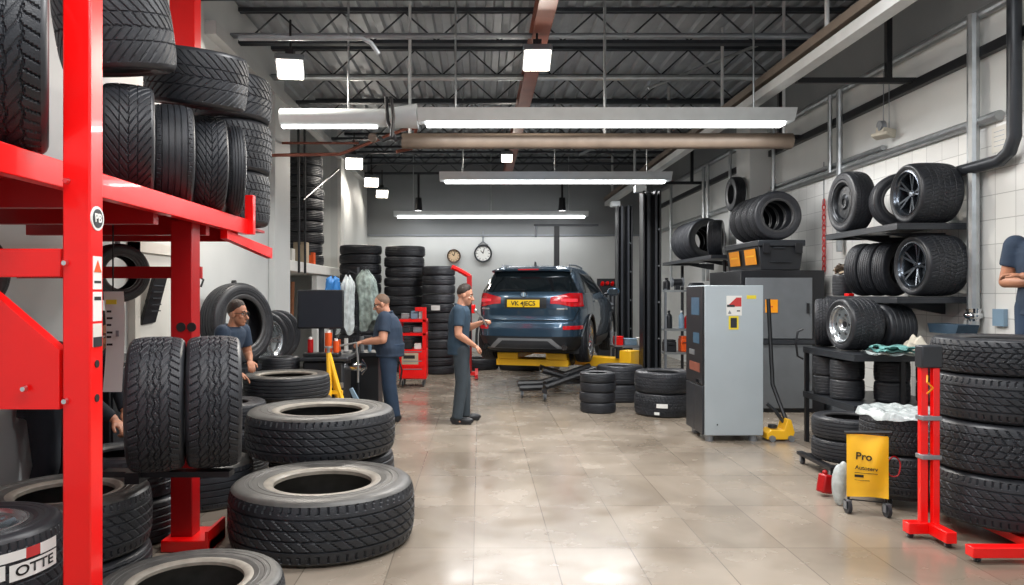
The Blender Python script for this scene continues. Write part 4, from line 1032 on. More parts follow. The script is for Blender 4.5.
# side glass, pillars, mirrors, handles, door seams, both sides
for sx in (-1, 1):
    side('window_trim', 'chrome', sx, lin2(.62, .92, 1.165, 1.50), lin2(3.14, 2.36, 1.165, 1.50), 1.165, 1.505, .004)
    side('quarter_window', 'glassd', sx, lin2(.68, .95, 1.18, 1.485), lin2(1.05, 1.14, 1.18, 1.485), 1.18, 1.485, .009)
    side('rear_door_window', 'glassd', sx, lin2(1.12, 1.2, 1.18, 1.49), lin2(1.94, 1.84, 1.18, 1.49), 1.18, 1.49, .009)
    side('front_door_window', 'glassd', sx, lin2(2.03, 1.92, 1.18, 1.49), lin2(3.04, 2.36, 1.18, 1.49), 1.18, 1.49, .009)
    for ya, yb in ((1.16, 1.16), (2.0, 2.0), (3.08, 3.08)): side('door_seam', 'cladd', sx, ya, ya+.012, .36, 1.16, .003, 2, 16)
    for ya in (1.3, 2.15): side('door_handle', 'chrome', sx, ya, ya+.18, 1.02, 1.05, .02, 8, 3)
    side('sill_cladding', 'cladd', sx, 1.3, 3.12, .25, .40, .012, 12, 6)
    mi = MB().ell((sx*1.03, 2.92, 1.20), (.12, .07, .085), 18, 12).build('wing_mirror', 'carp', car, world=False)
    MB().tube([(sx*.86, 2.98, 1.16), (sx*.98, 2.95, 1.18)], .025).build('mirror_arm', 'blackp', mi, world=False)
    MB().box((sx*1.03, 2.852, 1.20), (.17, .006, .11)).build('mirror_glass', 'glassd', mi, world=False)
    for wy in WY:
        arch = MB().tube([(sx*.925, wy+.435*math.cos(a), WR+.435*math.sin(a)) for a in [PI*(-.06+1.12*k/24) for k in range(25)]], .022, 6).build('arch_trim', 'cladd', car, world=False)
        MB().cyl((sx*.62, wy, WR), (sx*.625, wy, WR), .43, seg=40).build('arch_liner', 'cladd', car, world=False)
        wm_ = thing('wheel', '', '')
        for k in ('label', 'category'): del wm_[k]
        wm_.parent = car
        wm_.matrix_basis = Matrix.Translation((sx*.80, wy, WR)) @ Matrix(((0, 0, sx), (0, 1, 0), (-sx, 0, 0))).to_4x4() @ Matrix.Diagonal((WR, WR, .235, 1))
        a, b, c = tyre_meshes(3, .68, True)
        for nm, mm in (('tread', a), ('sidewall', b), ('sidewall', c)): place(nm, mm, wm_, (0, 0, -.5))
        r_, d_ = rim_meshes('silver', .68); place('wheel_rim', r_, wm_, (0, 0, -.5)); place('wheel_disc', d_, wm_, (0, 0, -.5))
# windscreen (front, seen only from other positions)
MB().grid(lambda i, j: cpt(PI-(phi_x(.72-.1*j, 1.2+.3*j))*(1-2*i), 1.2+.3*j, .006), 20, 8).build('windscreen', 'glassd', car, world=False, angle=60)
for sx in (-1, 1): MB().ell((sx*.68, 4.22, .92), (.2, .12, .07), 16, 10).build('headlight', 'grey', car, world=False)

# lift: yellow platform, scissor legs, base with casters, swing arm
cy_, sy_ = math.cos(CYAW), math.sin(CYAW)
def cw(x, y, z): return V((AX0+x*cy_-y*sy_, AY0+x*sy_+y*cy_, z))
lift = thing('scissor_lift', 'yellow lift platform on black scissor legs under the car', 'lift', (AX0, AY0, 0))
RZ = Matrix.Rotation(CYAW, 3, 'Z')
for sx in (-1, 1):
    MB().box(cw(sx*.42, 2.0, ZP+.11), (.36, 3.0, .105), RZ).build('runway', 'yellow', lift, .008)
MB().box(cw(0, .75, ZP+.0), (1.24, .5, .11), RZ).build('cross_beam', 'yellow', lift, .008)
MB().box(cw(0, 3.2, ZP+.0), (1.2, .4, .11), RZ).build('cross_beam', 'yellow', lift, .008)
a0, a1 = cw(.45, 1.75, ZP-.03), V((2.60, 12.62, ZP-.03))
d = a1-a0; ang = math.atan2(d.y, d.x)
MB().box((a0+a1)/2, (d.length, .26, .17), (0, 0, ang)).build('swing_arm', 'yellow', lift, .01)
MB().box(a1+V((-.06, -.02, .10)), (.24, .28, .26), (0, 0, ang)).build('arm_block', 'yellow', lift, .012)
MB().cyl(a1+V((-.24, 0, .09)), a1+V((-.24, 0, .26)), .05).cyl(a1+V((-.24, 0, .26)), a1+V((-.24, 0, .29)), .08).build('lifting_pad', 'black', lift)
bl, br = P(524, 389, 11.7), P(600, 382, 12.6)
for oy in (0, .55):
    MB().tube([V((.62, 11.62+oy, .16)), V((1.02, 11.64+oy, .17)), V((1.86, 12.0+oy, .41))], .052, 8).build('scissor_leg', 'black', lift)
    MB().tube([V((2.1, 12.13+oy, .15)), V((1.75, 11.98+oy, .18)), V((1.0, 11.86+oy, .41))], .045, 8).build('scissor_leg', 'black', lift)
MB().tube([(.98, 11.25, .16), (1.02, 11.7, .17), (1.1, 12.5, .16)], .04, 8).build('base_rail', 'black', lift)
for xx, yy in ((.66, 11.63), (2.08, 12.68), (.99, 11.28), (1.12, 12.5), (2.1, 12.15)): caster(xx, yy, .055, lift, top=.112)
MB().bb(1.2, 1.65, 12.2, 12.6, .15, .24).build('hydraulic_unit', 'dkgrey', lift, .01)

# two-post lift columns
def post(lab, x, y, top, s):
    t = thing('lift_column', lab, 'column', (x, y, 0), group='black lift columns')
    MB().bb(x-s, x-s+.03, y-s, y+s, 0, top).bb(x+s-.03, x+s, y-s, y+s, 0, top).bb(x-s, x+s, y+s-.03, y+s, 0, top).build('column_body', 'black', t, .006)
    MB().bb(x-s*.55, x-s*.3, y-s-.01, y+s*.5, .05, top).bb(x+s*.3, x+s*.55, y-s-.01, y+s*.5, .05, top).build('column_rail', 'dkgrey', t)
    MB().bb(x-s*1.3, x+s*1.3, y-s*1.3, y+s*1.3, 0, .03).build('base_plate', 'black', t)
    MB().bb(x-s*1.8, x-s*.6, y-s*.9, y+s*.2, top-.02, top+.10).build('top_pulley', 'lampb', t, .01)
    for zz in (.9, 1.5, 2.1, 2.7): MB().cyl((x+s*.7, y-s, zz), (x+s*.7, y-s-.01, zz), .015, seg=8).build('bolt', 'grey', t)
    return t
post('nearer black lift column to the right of the car', 2.84, 12.35, 3.34, .15)
post('farther black lift column to the right of the car', 3.07, 15.8, 3.5, .16)
t = thing('lift_column', 'thin dark post behind the car roof near the back wall', 'column', (1.78, 17.2, 0), group='black lift columns')
MB().bb(1.72, 1.84, 17.14, 17.26, 0, 3.2).build('column_body', 'black', t)
MB().bb(1.25, 2.75, 17.17, 17.23, 3.2, 3.25).build('top_bar', 'dkgrey', t)
MB().cyl((1.3, 17.2, 2.95), (1.3, 17.2, 3.2), .03).build('hook_rod', 'grey', t)

# tyre piles around the lift
G = 'tyres piled in front of the lift'
stack('tyre of the narrow four-tyre pile before the lift', 1.64, 10.32, .25, [.14, .14, .13, .13], (3, 4), group=G, jit=.006)
tt = stack('tyre of the wide two-tyre pile left of the silver cabinet', 2.51, 10.12, .395, [.31, .28], (4, 0), group=G, lo=False, jit=.008)
for tq in tt: tq.rotation_mode = 'XYZ'
for tq, aa in ((tt[0], -2.1),):
    b = Matrix.Translation(tq.matrix_basis.translation) @ Matrix.Diagonal((.395, .395, .31, 1)); tq.matrix_basis = b
    sticker(tq, -2.05, -1.68, .42, .60); sticker(tq, -2.12, -1.95, .12, .24)
stack('tyre of the dark pile hidden behind the two front piles', 2.16, 11.42, .36, [.27, .27], (3, 0), group=G, jit=.005)
G = 'tyres lying on the floor behind the car'
tyre('left of the two tyres lying far behind the mechanic', (-.05, 16.2, 0), .47, .24, 3, group=G, ri=.6)
tyre('right of the two tyres lying far behind the mechanic', (.86, 16.05, 0), .45, .21, 3, group=G, ri=.6)

# back wall clocks
def clock(lab, x, z, r, rim, face, chain=False):
    y = YB-.032
    t = thing('wall_clock', lab, 'clock', (x, y, z), group='clocks on the back wall')
    MB().lathe([(r*.84, .0), (r*.84, .05), (r, .06), (r*1.02, .0)], 40, frame((x, y, z), (1, 0, 0), (0, 0, 1))).build('clock_rim', rim, t)
    MB().cyl((x, y, z), (x, y-.02, z), r*.85, seg=40).build('clock_face', face, t)
    for k in range(12):
        a = PI*k/6; MB().box((x+r*.7*math.sin(a), y-.022, z+r*.7*math.cos(a)), (.012, .004, .05), (0, a, 0)).build('hour_mark', 'dkgrey', t)
    for a, L_ in ((-.7, .42), (.25, .62)): MB().box((x+r*L_*.5*math.sin(a), y-.028, z+r*L_*.5*math.cos(a)), (.02, .004, r*L_), (0, a, 0)).build('clock_hand', 'ink', t)
    if chain:
        MB().tube([(x-.14, y-.02, z+r*.9), (x, y-.02, z+r*1.35), (x+.14, y-.02, z+r*.9)], .018, 6).cyl((x, y-.02, z+r*1.3), (x, y-.02, 3.4), .02, seg=8).build('hanger_rod', 'grey', t)
clock('small tan round clock with brown rim on the back wall', -.74, 2.70, .19, 'brownrim', 'tanface')
clock('larger white round clock hanging from a rod', .085, 2.77, .25, 'dkgrey', 'white', True)
# ------------------------------------------------------------------ people
def remesh(mb, name, mats, vox, sm, parent, jitter=0):
    o = mb.build('tmp', mats)
    m = o.modifiers.new('r', 'REMESH'); m.mode = 'VOXEL'; m.voxel_size = vox; m.use_smooth_shade = True
    s = o.modifiers.new('s', 'SMOOTH'); s.factor = .5; s.iterations = sm
    dg = bpy.context.evaluated_depsgraph_get(); me = bpy.data.meshes.new_from_object(o.evaluated_get(dg)); me.name = name
    bpy.data.objects.remove(o)
    for p in me.polygons: p.use_smooth = True; p.material_index = 0
    me.materials.clear(); me.materials.append(MT[mats])
    r = bpy.data.objects.new(name, me); C.objects.link(r); adopt(r, parent, False); return r
def rcone(mb, p0, p1, r0, r1, cap0=True, cap1=True):
    mb.cyl(p0, p1, r0, r1, 18)
    if cap0: mb.ell(p0, r0, 14, 10)
    if cap1: mb.ell(p1, r1, 14, 10)
def loft(mb, rings, seg=24):
    """rings: (centre, a front-back, b left-right, lean vector or None)"""
    vs = []; fs = []
    for c, a, b in rings:
        for k in range(seg):
            t = 2*PI*k/seg; vs.append(V(c)+V((a*math.cos(t), b*math.sin(t), 0)))
    n = len(rings)
    for i in range(n-1):
        for k in range(seg): fs.append((i*seg+k, i*seg+(k+1) % seg, (i+1)*seg+(k+1) % seg, (i+1)*seg+k))
    fs.append(tuple(range(seg))[::-1]); fs.append(tuple((n-1)*seg+k for k in range(seg)))
    mb.add(vs, fs)
def person(label, loc, yaw, J, g=1.0, belly=0, s=1.0, hair='hair', shirt='navy', trousers='trs', skin='skin', baldness=0, glasses=False, beard=False, hold=None, sleeve=.66):
    """local frame: x forward, y left, z up.  J: joint positions"""
    t = thing('person', label, 'person', loc, yaw); t.scale = (s, s, s)
    D = dict(pelvis=(0, 0, .95), chest=(0, 0, 1.25), neck=(0, 0, 1.46), head=(.03, 0, 1.60), hyaw=0, hpitch=0,
             hipL=(0, .095, .92), hipR=(0, -.095, .92), kneeL=(.02, .11, .50), kneeR=(.02, -.11, .50), ankL=(-.02, .12, .085), ankR=(-.02, -.12, .085), footL=0, footR=0,
             shL=(0, .20, 1.41), shR=(0, -.20, 1.41), elL=(-.04, .25, 1.13), elR=(-.04, -.25, 1.13), haL=(.08, .24, .90), haR=(.08, -.24, .90))
    D.update(J); D = {k: (V(v) if isinstance(v, tuple) else v) for k, v in D.items()}
    pe, ch, ne = D['pelvis'], D['chest'], D['neck']
    def torso(mb, e, top=True, lo=0):
        b = belly
        rings = []
        dn = (pe-ch).normalized()
        if lo: rings.append((pe-V((0, 0, lo)), (.125+b*.5)*g+e, (.172+b*.4)*g+e))
        rings += [(pe-V((0, 0, .06)), (.118+b*.5)*g+e, (.168+b*.4)*g+e), (pe+V((b*.3, 0, .02)), (.125+b*.7)*g+e, (.172+b*.6)*g+e), (pe.lerp(ch, .45)+V((b*.6, 0, 0)), (.112+b)*g+e, (.158+b*.7)*g+e), (ch+V((b*.2, 0, 0)), (.122+b*.5)*g+e, (.178+b*.3)*g+e),
                  (ch.lerp(ne, .45), .118*g+e, .185*g+e), (ch.lerp(ne, .72), .10*g+e, .178*g+e), (ch.lerp(ne, .9), .08+e, .13+e), (ne, .06+e*.6, .066+e*.6)]
        loft(mb, rings)
    Mh = Matrix.Rotation(D['hyaw'], 3, 'Z') @ Matrix.Rotation(D['hpitch'], 3, 'Y')
    hd = D['head']; hp = lambda x, y, z: hd+Mh @ V((x, y, z))
    b = MB(); torso(b, 0)
    rcone(b, ne-V((0, 0, .03)), hp(-.02, 0, -.05), .062*g**.5, .056*g**.5)
    b.ell(hp(-.012, 0, .035), (.098, .078, .098), 22, 16, Mh); b.ell(hp(.022, 0, -.035), (.072, .064, .082), 20, 14, Mh); b.ell(hp(.055, 0, -.088), (.034, .036, .028), 14, 10, Mh)
    rcone(b, hp(.082, 0, .012), hp(.112, 0, -.028), .010, .016); b.ell(hp(.104, 0, -.034), (.014, .019, .010), 12, 8, Mh)
    b.ell(hp(.078, 0, .034), (.018, .055, .012), 14, 8, Mh); b.ell(hp(.086, 0, -.066), (.012, .026, .010), 12, 8, Mh)
    for sg in (-1, 1): b.ell(hp(-.005, sg*.080, -.005), (.020, .010, .034), 12, 8, Mh); b.ell(hp(.062, sg*.042, -.02), (.022, .022, .02), 12, 8, Mh)
    for sd, sg in (('L', 1), ('R', -1)):
        sh, el, ha = D['sh'+sd], D['el'+sd], D['ha'+sd]
        rcone(b, sh, el, .060*g, .046*g); rcone(b, el, el.lerp(ha, .35), .045*g, .044*g); rcone(b, el.lerp(ha, .35), ha, .044*g, .028)
        fd = (ha-el).normalized(); kk = 'dir'+sd
        hdv = (V(D[kk]) if kk in D else fd).normalized()
        sid = hdv.cross(V((0, 0, 1))); sid = sid.normalized() if sid.length > .1 else V((0, 1, 0))
        if ('roll'+sd) in D: sid = Matrix.Rotation(D['roll'+sd], 3, hdv) @ sid
        nr = sid.cross(hdv)
        palm = ha+hdv*.05
        Mp = Matrix((hdv, sid, nr)).transposed(); b.ell(palm, (.052, .042, .018), 16, 10, Mp)
        curl = D.get('curl'+sd, .5)
        for fi, (off, ln) in enumerate(((-.030, .068), (-.010, .078), (.010, .074), (.029, .060))):
            p0 = palm+hdv*.035+sid*off; p1 = p0+(hdv*math.cos(curl*.6)-nr*math.sin(curl*.6))*ln*.5; p2 = p1+(hdv*math.cos(curl*1.7)-nr*math.sin(curl*1.7))*ln*.3; p3 = p2+(hdv*math.cos(curl*2.6)-nr*math.sin(curl*2.6))*ln*.25
            rcone(b, p0, p1, .0105, .0098); rcone(b, p1, p2, .0098, .009); rcone(b, p2, p3, .009, .008)
        th = -1 if sd == 'L' else 1
        q0 = palm-hdv*.02+sid*.03*(-sg); q1 = q0+(hdv*.6+sid*(-sg)*.6-nr*.25)*.045; q2 = q1+(hdv*.9+sid*(-sg)*.1-nr*.3)*.035
        rcone(b, q0, q1, .014, .012); rcone(b, q1, q2, .012, .010)
        hip, kn, an = D['hip'+sd], D['knee'+sd], D['ank'+sd]
        rcone(b, hip, kn, .088*g, .058*g); rcone(b, kn, kn.lerp(an, .3), .056*g, .058*g); rcone(b, kn.lerp(an, .3), an, .058*g, .038)
        fv = Matrix.Rotation(D['foot'+sd], 3, 'Z') @ V((1, 0, 0)); b.ell(an+fv*.05-V((0, 0, .05)), (.12, .042, .032), 14, 10, Matrix.Rotation(D['foot'+sd], 3, 'Z'))
    body = remesh(b, 'body', skin, .0062, 3, t)
    # clothes
    sm = MB(); torso(sm, .017, lo=.10)
    for sd in 'LR':
        sh, el = D['sh'+sd], D['el'+sd]; e2 = sh.lerp(el, min(1, sleeve))
        rcone(sm, sh, e2, .080*g, .070*g if sleeve < 1 else .06*g, True, sleeve >= 1)
        if sleeve >= 1: rcone(sm, el, el.lerp(D['ha'+sd], .95), .06*g, .042, True, False)
    sm.ell(ch.lerp(ne, .55), (.10*g, .17*g, .10), 18, 12)
    so = remesh(sm, 'shirt', shirt, .011, 2, t)
    cl = MB(); fwd = Mh @ V((1, 0, 0))
    cl.tube([ne+V((.074*math.cos(a)-.0, .082*math.sin(a), -.008-.028*math.cos(a))) for a in [2*PI*k/20 for k in range(21)]], .014, 8).build('collar', shirt, so, world=False)
    tm = MB()
    loft(tm, [(pe-V((0, 0, .10)), .130*g+belly*.3, .185*g+belly*.3), (pe+V((0, 0, .0)), .134*g+belly*.5, .184*g+belly*.4), (pe+V((0, 0, .07)), (.128+belly*.8)*g, (.172+belly*.7)*g)])
    for sd in 'LR':
        hip, kn, an = D['hip'+sd], D['knee'+sd], D['ank'+sd]
        rcone(tm, hip, kn, .108*g, .080*g); rcone(tm, kn, an-V((0, 0, .02)), .080*g, .066*g, True, False)
        tm.ell(kn.lerp(an, .93)+V((0, 0, .0)), (.068*g, .068*g, .03), 14, 8)
    to = remesh(tm, 'trousers', trousers, .011, 2, t)
    for sd in 'LR':
        an = D['ank'+sd]; Rz = Matrix.Rotation(D['foot'+sd], 3, 'Z'); fv = Rz @ V((1, 0, 0)); zf = an.z-.085
        s_ = MB(); g0 = V((an.x, an.y, zf))
        s_.ell(g0+fv*.11+V((0, 0, .045)), (.10, .052, .045), 16, 10, Rz); s_.ell(g0-fv*.015+V((0, 0, .055)), (.075, .045, .06), 16, 10, Rz); s_.box(g0+fv*.06+V((0, 0, .018)), (.24, .08, .03), Rz)
        rcone(s_, g0+V((0, 0, .05)), g0+V((0, 0, .11)), .05, .05)
        so_ = remesh(s_, 'shoe', 'shoe', .008, 3, t)
    # hair cap, brows, eyes
    if hair:
        h = MB()
        def hc(i, j):
            a = 2*PI*i
            front = max(0, math.cos(a))
            lim = (.66 if baldness == 0 else 1.0)*front**.7-.45*(1-front**.4)+.05*math.sin(9*a)*(front > 0)+(.18 if abs(math.sin(a)) > .93 and math.cos(a) < .1 else 0)
            el = PI/2-j*(PI/2-lim)
            th = (.013*(.6+.4*math.sin(el))+.003*math.sin(13*a)*math.sin(7*el))*(1-j**4)-.002*j if baldness == 0 else .003*(1-j**3)+.001
            x = math.cos(el)*math.cos(a); y = math.cos(el)*math.sin(a); z = math.sin(el)
            return hp(-.014+(.098+th)*x, (.078+th)*y, .036+(.098+th*1.3)*z)
        h.grid(hc, 40, 16, wrap=True).build('hair', hair, t, world=False, angle=180)
    for sg in (-1, 1):
        MB().ell(hp(.072, sg*.031, .012), (.013, .015, .010), 12, 8, Mh).build('eye', 'eyew', t, world=False)
        e_ = t.children[-1]
        MB().ell(hp(.0825, sg*.031, .012), (.004, .007, .007), 10, 6, Mh).build('iris', 'ink', e_, world=False)
        MB().tube([hp(.088, sg*.012, .036), hp(.090, sg*.03, .042), hp(.078, sg*.05, .036)], .005, 6).build('eyebrow', hair or 'hair2', t, world=False)
    if glasses:
        q = MB()
        for sg in (-1, 1):
            q.tube([hp(.098, sg*.033+.024*math.cos(a), .012+.018*math.sin(a)) for a in [2*PI*k/14 for k in range(15)]], .0035, 6)
            q.tube([hp(.096, sg*.057, .018), hp(.06, sg*.076, .018), hp(-.01, sg*.084, .014)], .003, 6)
        q.tube([hp(.098, -.01, .016), hp(.098, .01, .016)], .003, 6).build('glasses', 'ink', t, world=False)
    if beard:
        MB().grid(lambda i, j: hp(.020+(.080-.004*j)*math.cos((i-.5)*2.4)*(1-.25*j), .070*math.sin((i-.5)*2.4)*(1-.15*j), -.045-.068*j+.02*abs(i-.5)*2), 20, 8).build('beard', 'hair2', t, world=False, angle=180)
    return t, D, hp

# mechanic beside the car
L1 = (-.245, 9.43, 0)
person('mechanic in navy shirt standing behind the car, reaching toward its bumper', L1, math.radians(8), dict(
    pelvis=(-.03, 0, .95), chest=(-.02, 0, 1.25), neck=(.0, 0, 1.46), head=(.055, 0, 1.585), hpitch=.22, hyaw=-.25,
    shL=(.05, .18, 1.40), shR=(-.05, -.19, 1.40), elR=(-.06, -.25, 1.11), haR=(.15, -.17, .97), rollR=.6, elL=(.12, .22, 1.17), haL=(.27, .10, 1.24), curlL=.9, curlR=.6,
    kneeL=(.06, .10, .50), ankL=(.07, .13, .085), footL=.1, kneeR=(.0, -.10, .50), ankR=(-.06, -.11, .085), footR=-.25), g=1.0, belly=.0, s=1.02, hair='hair', shirt='navy2', trousers='trs', beard=False)
t = thing('wrench', 'long pale wrench in the hand of the mechanic by the car', 'tool', (.08, 9.4, 1.27))
MB().tube([(.085, 9.50, 1.22), (.03, 9.46, 1.33), (-.05, 9.40, 1.42)], .011, 8).build('wrench_shaft', 'galv', t)
MB().cyl((-.055, 9.39, 1.415), (-.055, 9.41, 1.435), .022, seg=12).build('wrench_head', 'galv', t)
# heavy mechanic at the machine
L2 = (-1.185, 9.62, 0)
person('heavy balding mechanic in navy working at the balancing machine', L2, math.radians(180), dict(
    pelvis=(-.02, 0, .93), chest=(.0, 0, 1.20), neck=(.03, 0, 1.39), head=(.09, 0, 1.50), hpitch=.30, hyaw=.1,
    shL=(.03, .20, 1.33), shR=(.03, -.2, 1.33), elL=(.04, .29, 1.06), haL=(.30, .20, 1.02), elR=(.06, -.27, 1.06), haR=(.32, -.12, 1.02), curlL=.7, curlR=.7,
    kneeL=(-.02, .12, .48), kneeR=(.02, -.12, .48), ankL=(-.09, .12, .085), ankR=(-.02, -.13, .085)), g=1.16, belly=.045, s=1.0, hair='hair2', baldness=1, shirt='navy', trousers='trs2', glasses=True)
# man behind the tyre piles at left
person('man in dark polo behind the tyre piles, hand on a tyre', (-2.56, 7.5, 0), math.radians(-12), dict(
    pelvis=(-.10, 0, .86), chest=(.0, 0, 1.12), neck=(.06, 0, 1.31), head=(.115, 0, 1.435), hpitch=.1,
    shL=(.06, .19, 1.26), shR=(.06, -.19, 1.26), hipL=(-.1, .095, .84), hipR=(-.1, -.095, .84), kneeL=(.0, .11, .45), kneeR=(.0, -.11, .45), ankL=(-.1, .12, .085), ankR=(-.1, -.12, .085),
    elR=(.05, -.24, 1.0), haR=(.20, -.14, .87), elL=(.08, .26, 1.02), haL=(.16, .16, .95), curlR=.3), g=1.0, s=1.0, hair='hair', shirt='navy', trousers='darkcl', skin='skin2', glasses=True)
# dark-clothed worker bending behind the rack
person('worker in dark clothes bending behind the red rack, hand on a tyre', (-2.96, 5.15, 0), math.radians(-14), dict(
    pelvis=(-.08, 0, .90), chest=(.10, 0, 1.14), neck=(.26, 0, 1.30), head=(.36, 0, 1.38), hpitch=.5,
    shL=(.20, .19, 1.27), shR=(.20, -.19, 1.25), elR=(.30, -.14, 1.0), haR=(.52, -.04, .80), elL=(.3, .26, 1.0), haL=(.44, .16, .82), curlR=.8, dirR=(.75, .05, -.65),
    kneeL=(.04, .11, .48), kneeR=(.04, -.11, .48), ankL=(-.09, .12, .085), ankR=(-.09, -.12, .085)), g=1.05, s=1.0, hair='hair', shirt='darkcl', trousers='darkcl', skin='skin2', sleeve=1)
# man with folded arms at the right edge
st = thing('step_platform', 'grey step platform behind the tall right tyre stack', 'platform', (4.36, 5.98, 0))
MB().bb(4.12, 4.84, 5.72, 6.26, .54, .58).build('tread_plate', 'dkgrey', st)
for xx in (4.15, 4.81):
    for yy in (5.75, 6.23): MB().bb(xx-.02, xx+.02, yy-.02, yy+.02, 0, .54).build('leg', 'dkgrey', st)
person('man in navy polo with folded arms at the right picture edge', (4.55, 5.95, .590), math.radians(212), dict(
    elL=(.02, .27, 1.12), elR=(.02, -.27, 1.12), haL=(.24, -.06, 1.16), haR=(.22, .07, 1.11), dirL=(.1, -1, .15), dirR=(.15, 1, .1), shL=(.02, .2, 1.41), shR=(.02, -.2, 1.41)), g=1.06, s=1.03, hair='hair', shirt='navy', trousers='trs2', skin='skin2', sleeve=.58)
# ------------------------------------------------------------------ left middle: workbench, upright tyres, balancing machine
t = thing('workbench', 'low dark workbench along the left wall under upright tyres', 'bench', (-2.95, 9.3, 0))
MB().bb(XL+.02, -2.62, 8.25, 8.88, .74, .80).build('bench_top', 'dkgrey', t)
MB().bb(XL+.02, -2.74, 8.885, 11.1, .62, .68).build('bench_top', 'dkgrey', t)
for xx in (-3.1, -2.68):
    MB().bb(xx-.03, xx+.03, 8.3, 8.36, 0, .74).build('leg', 'black', t)
for yy in (9.2, 11.0): MB().bb(-3.1, -3.04, yy-.03, yy+.03, 0, .62).bb(-2.82, -2.76, yy-.03, yy+.03, 0, .62).build('leg_frame', 'black', t)
G = 'tyres standing along the left wall'
tyre('largest upright tyre leaning on the left wall behind the man', (-2.765, 8.56, .83), .47, .27, 3, (.88, -.47, .08), group=G, lo=False, up=(-.08, 0, 1), ri=.60)
tyre('upright wheel with silver alloy rim on the left wall bench', (-2.79, 9.50, .684), .36, .22, 3, (.88, -.45, 0), rim='silver', group=G, lo=False, ri=.66)
for k, (yy, lab) in enumerate(((9.98, 'first bare tyre behind the silver rim on the left bench'), (10.36, 'second bare tyre behind the silver rim on the left bench'), (10.72, 'third bare tyre behind the silver rim on the left bench'))):
    tyre(lab, (-2.93, yy, .684), .36, .2, 3, (.8, -.6, 0), group=G)
t = thing('coat_hooks', 'black coat hooks on the left wall above the leaning tyre', 'hook', (XL+.02, 8.2, 1.75))
MB().bb(XL, XL+.012, 8.05, 8.4, 1.72, 1.74).tube([(XL+.02, 8.1, 1.8), (XL+.07, 8.1, 1.74), (XL+.06, 8.1, 1.60)], .012, 6).tube([(XL+.02, 8.35, 1.84), (XL+.08, 8.35, 1.80), (XL+.07, 8.3, 1.72)], .012, 6).build('hook_bar', 'black', t)
tag(MB().cyl((XL, 9.55, 1.78), (XL+.05, 9.55, 1.78), .035).build('wall_mount_knob', 'black'), 'black knob on the left wall above the alloy wheel', 'knob')

# door panel items seen through the rack
t = thing('hanging_clipboard', 'tilted black clipboard hanging on the white door', 'clipboard', (XL+.1, 7.1, 1.6))
MB().prism([(-.16, -.24), (.13, -.24), (.17, .25), (-.11, .25)], .03, frame((XL+.09, 7.02, 1.60), (0, 1, .05), (.25, 0, 1))).build('board', 'blackp', t)
for k in range(5): MB().box((XL+.135+.006*k, 7.0, 1.48+.06*k), (.004, .2, .012)).build('line', 'dkgrey', t)
MB().cyl((XL+.04, 7.05, 1.86), (XL+.2, 7.05, 1.86), .012).build('hook', 'grey', t)
t = thing('hanging_chart', 'long white printed chart hanging behind the red post', 'chart', (-2.45, 4.9, 1.3))
cx_ = P(113, 340, 4.95).x
MB().grid(lambda i, j: V((cx_-.065+.13*i+.012*math.sin(3*j), 4.95+.015*math.sin(4*j+i), 1.66-.67*j)), 6, 16).build('chart_sheet', 'white', t, angle=180)
MB().bb(cx_-.035, cx_+.035, 4.925, 4.929, 1.575, 1.605).build('printed_panel', 'lemon', t)
for k, zz in enumerate((1.52, 1.475, 1.43, 1.38, 1.35, 1.30)): MB().bb(cx_-.03, cx_+.0+.008*(k % 2), 4.924, 4.928, zz, zz+.014).build('printed_word', 'ink', t)
MB().bb(cx_+.03, cx_+.05, 4.925, 4.929, 1.36, 1.40).build('printed_mark', 'grey', t)
MB().cyl((cx_, 4.95, 1.662), (cx_, 4.95, 2.165), .006, seg=6).build('string', 'black', t)
tyre('tyre hung behind the red post above the white chart', (-2.72, 5.55, 1.58), .22, .2, 3, (.75, -.66, 0), name='tyre_hanging', group='tyres on the red rack at the left')
tag(MB().cyl((-2.72, 5.55, 2.036), (-2.72, 5.55, 2.022), .02).build('hanging_hook', 'grey'), 'steel hook holding the tyre above the white chart', 'hook')
tyre('tyre hung under the rack deck at the far left', (-2.78, 3.9, 1.50), .26, .2, 3, (.5, -.86, 0), name='tyre_hanging', group='tyres on the red rack at the left')
tag(MB().cyl((-2.78, 3.9, 2.168), (-2.78, 3.9, 2.022), .015).build('hanging_hook', 'grey'), 'steel hook holding the far left tyre under the deck', 'hook')

# alcove: tyres and boxes on the high shelf
G = 'tyres piled on the alcove shelf'
stack('tyre of the tall alcove pile above the white shelf', -3.69, 15.3, .45, [.225]*10, (3,), z0=2.205, jit=.02, group=G, whole=True)
stack('tyre of the narrow pile at the near end of the alcove shelf', -3.9, 13.1, .36, [.2]*5, (3,), z0=2.205, jit=.02, group=G, whole=True)
for k, (x, y, w_, h_, m, lab) in enumerate(((-3.36, 12.9, .22, .22, 'cream', 'small cream carton at the near end of the alcove shelf'), (-3.37, 13.95, .24, .40, 'card', 'taller grey carton in the middle of the alcove shelf'), (-3.33, 14.55, .16, .24, 'vorange', 'orange carton before the tall alcove pile'))):
    t = thing('carton', lab, 'box', (x, y, 2.2), group='cartons on the alcove shelf')
    MB().bb(x-w_/2, x+w_/2, y-w_/2, y+w_/2, 2.203, 2.203+h_).build('carton_body', m, t, .004)
    MB().bb(x-.02, x+.02, y-w_/2-.001, y+w_/2+.001, 2.203+h_-.05, 2.204+h_).build('tape', 'tan', t)
o = MB().tube([(XL+.07, 12.8, 2.0), (XL+.07, 12.75, 4.9)], .022).tube([(XL+.07, 13.25, 2.0), (XL+.07, 13.2, 4.9)], .022).tube([(XL+.07, 13.1, 3.3), (XL+.07, 16.4, 4.4)], .02).build('hanging_brace', 'black'); tag(o, 'dark thin bracing rods across the alcove opening', 'bracing')
t = thing('wooden_board', 'brown wooden boards leaning below the alcove shelf', 'board', (-3.4, 12.9, 0))
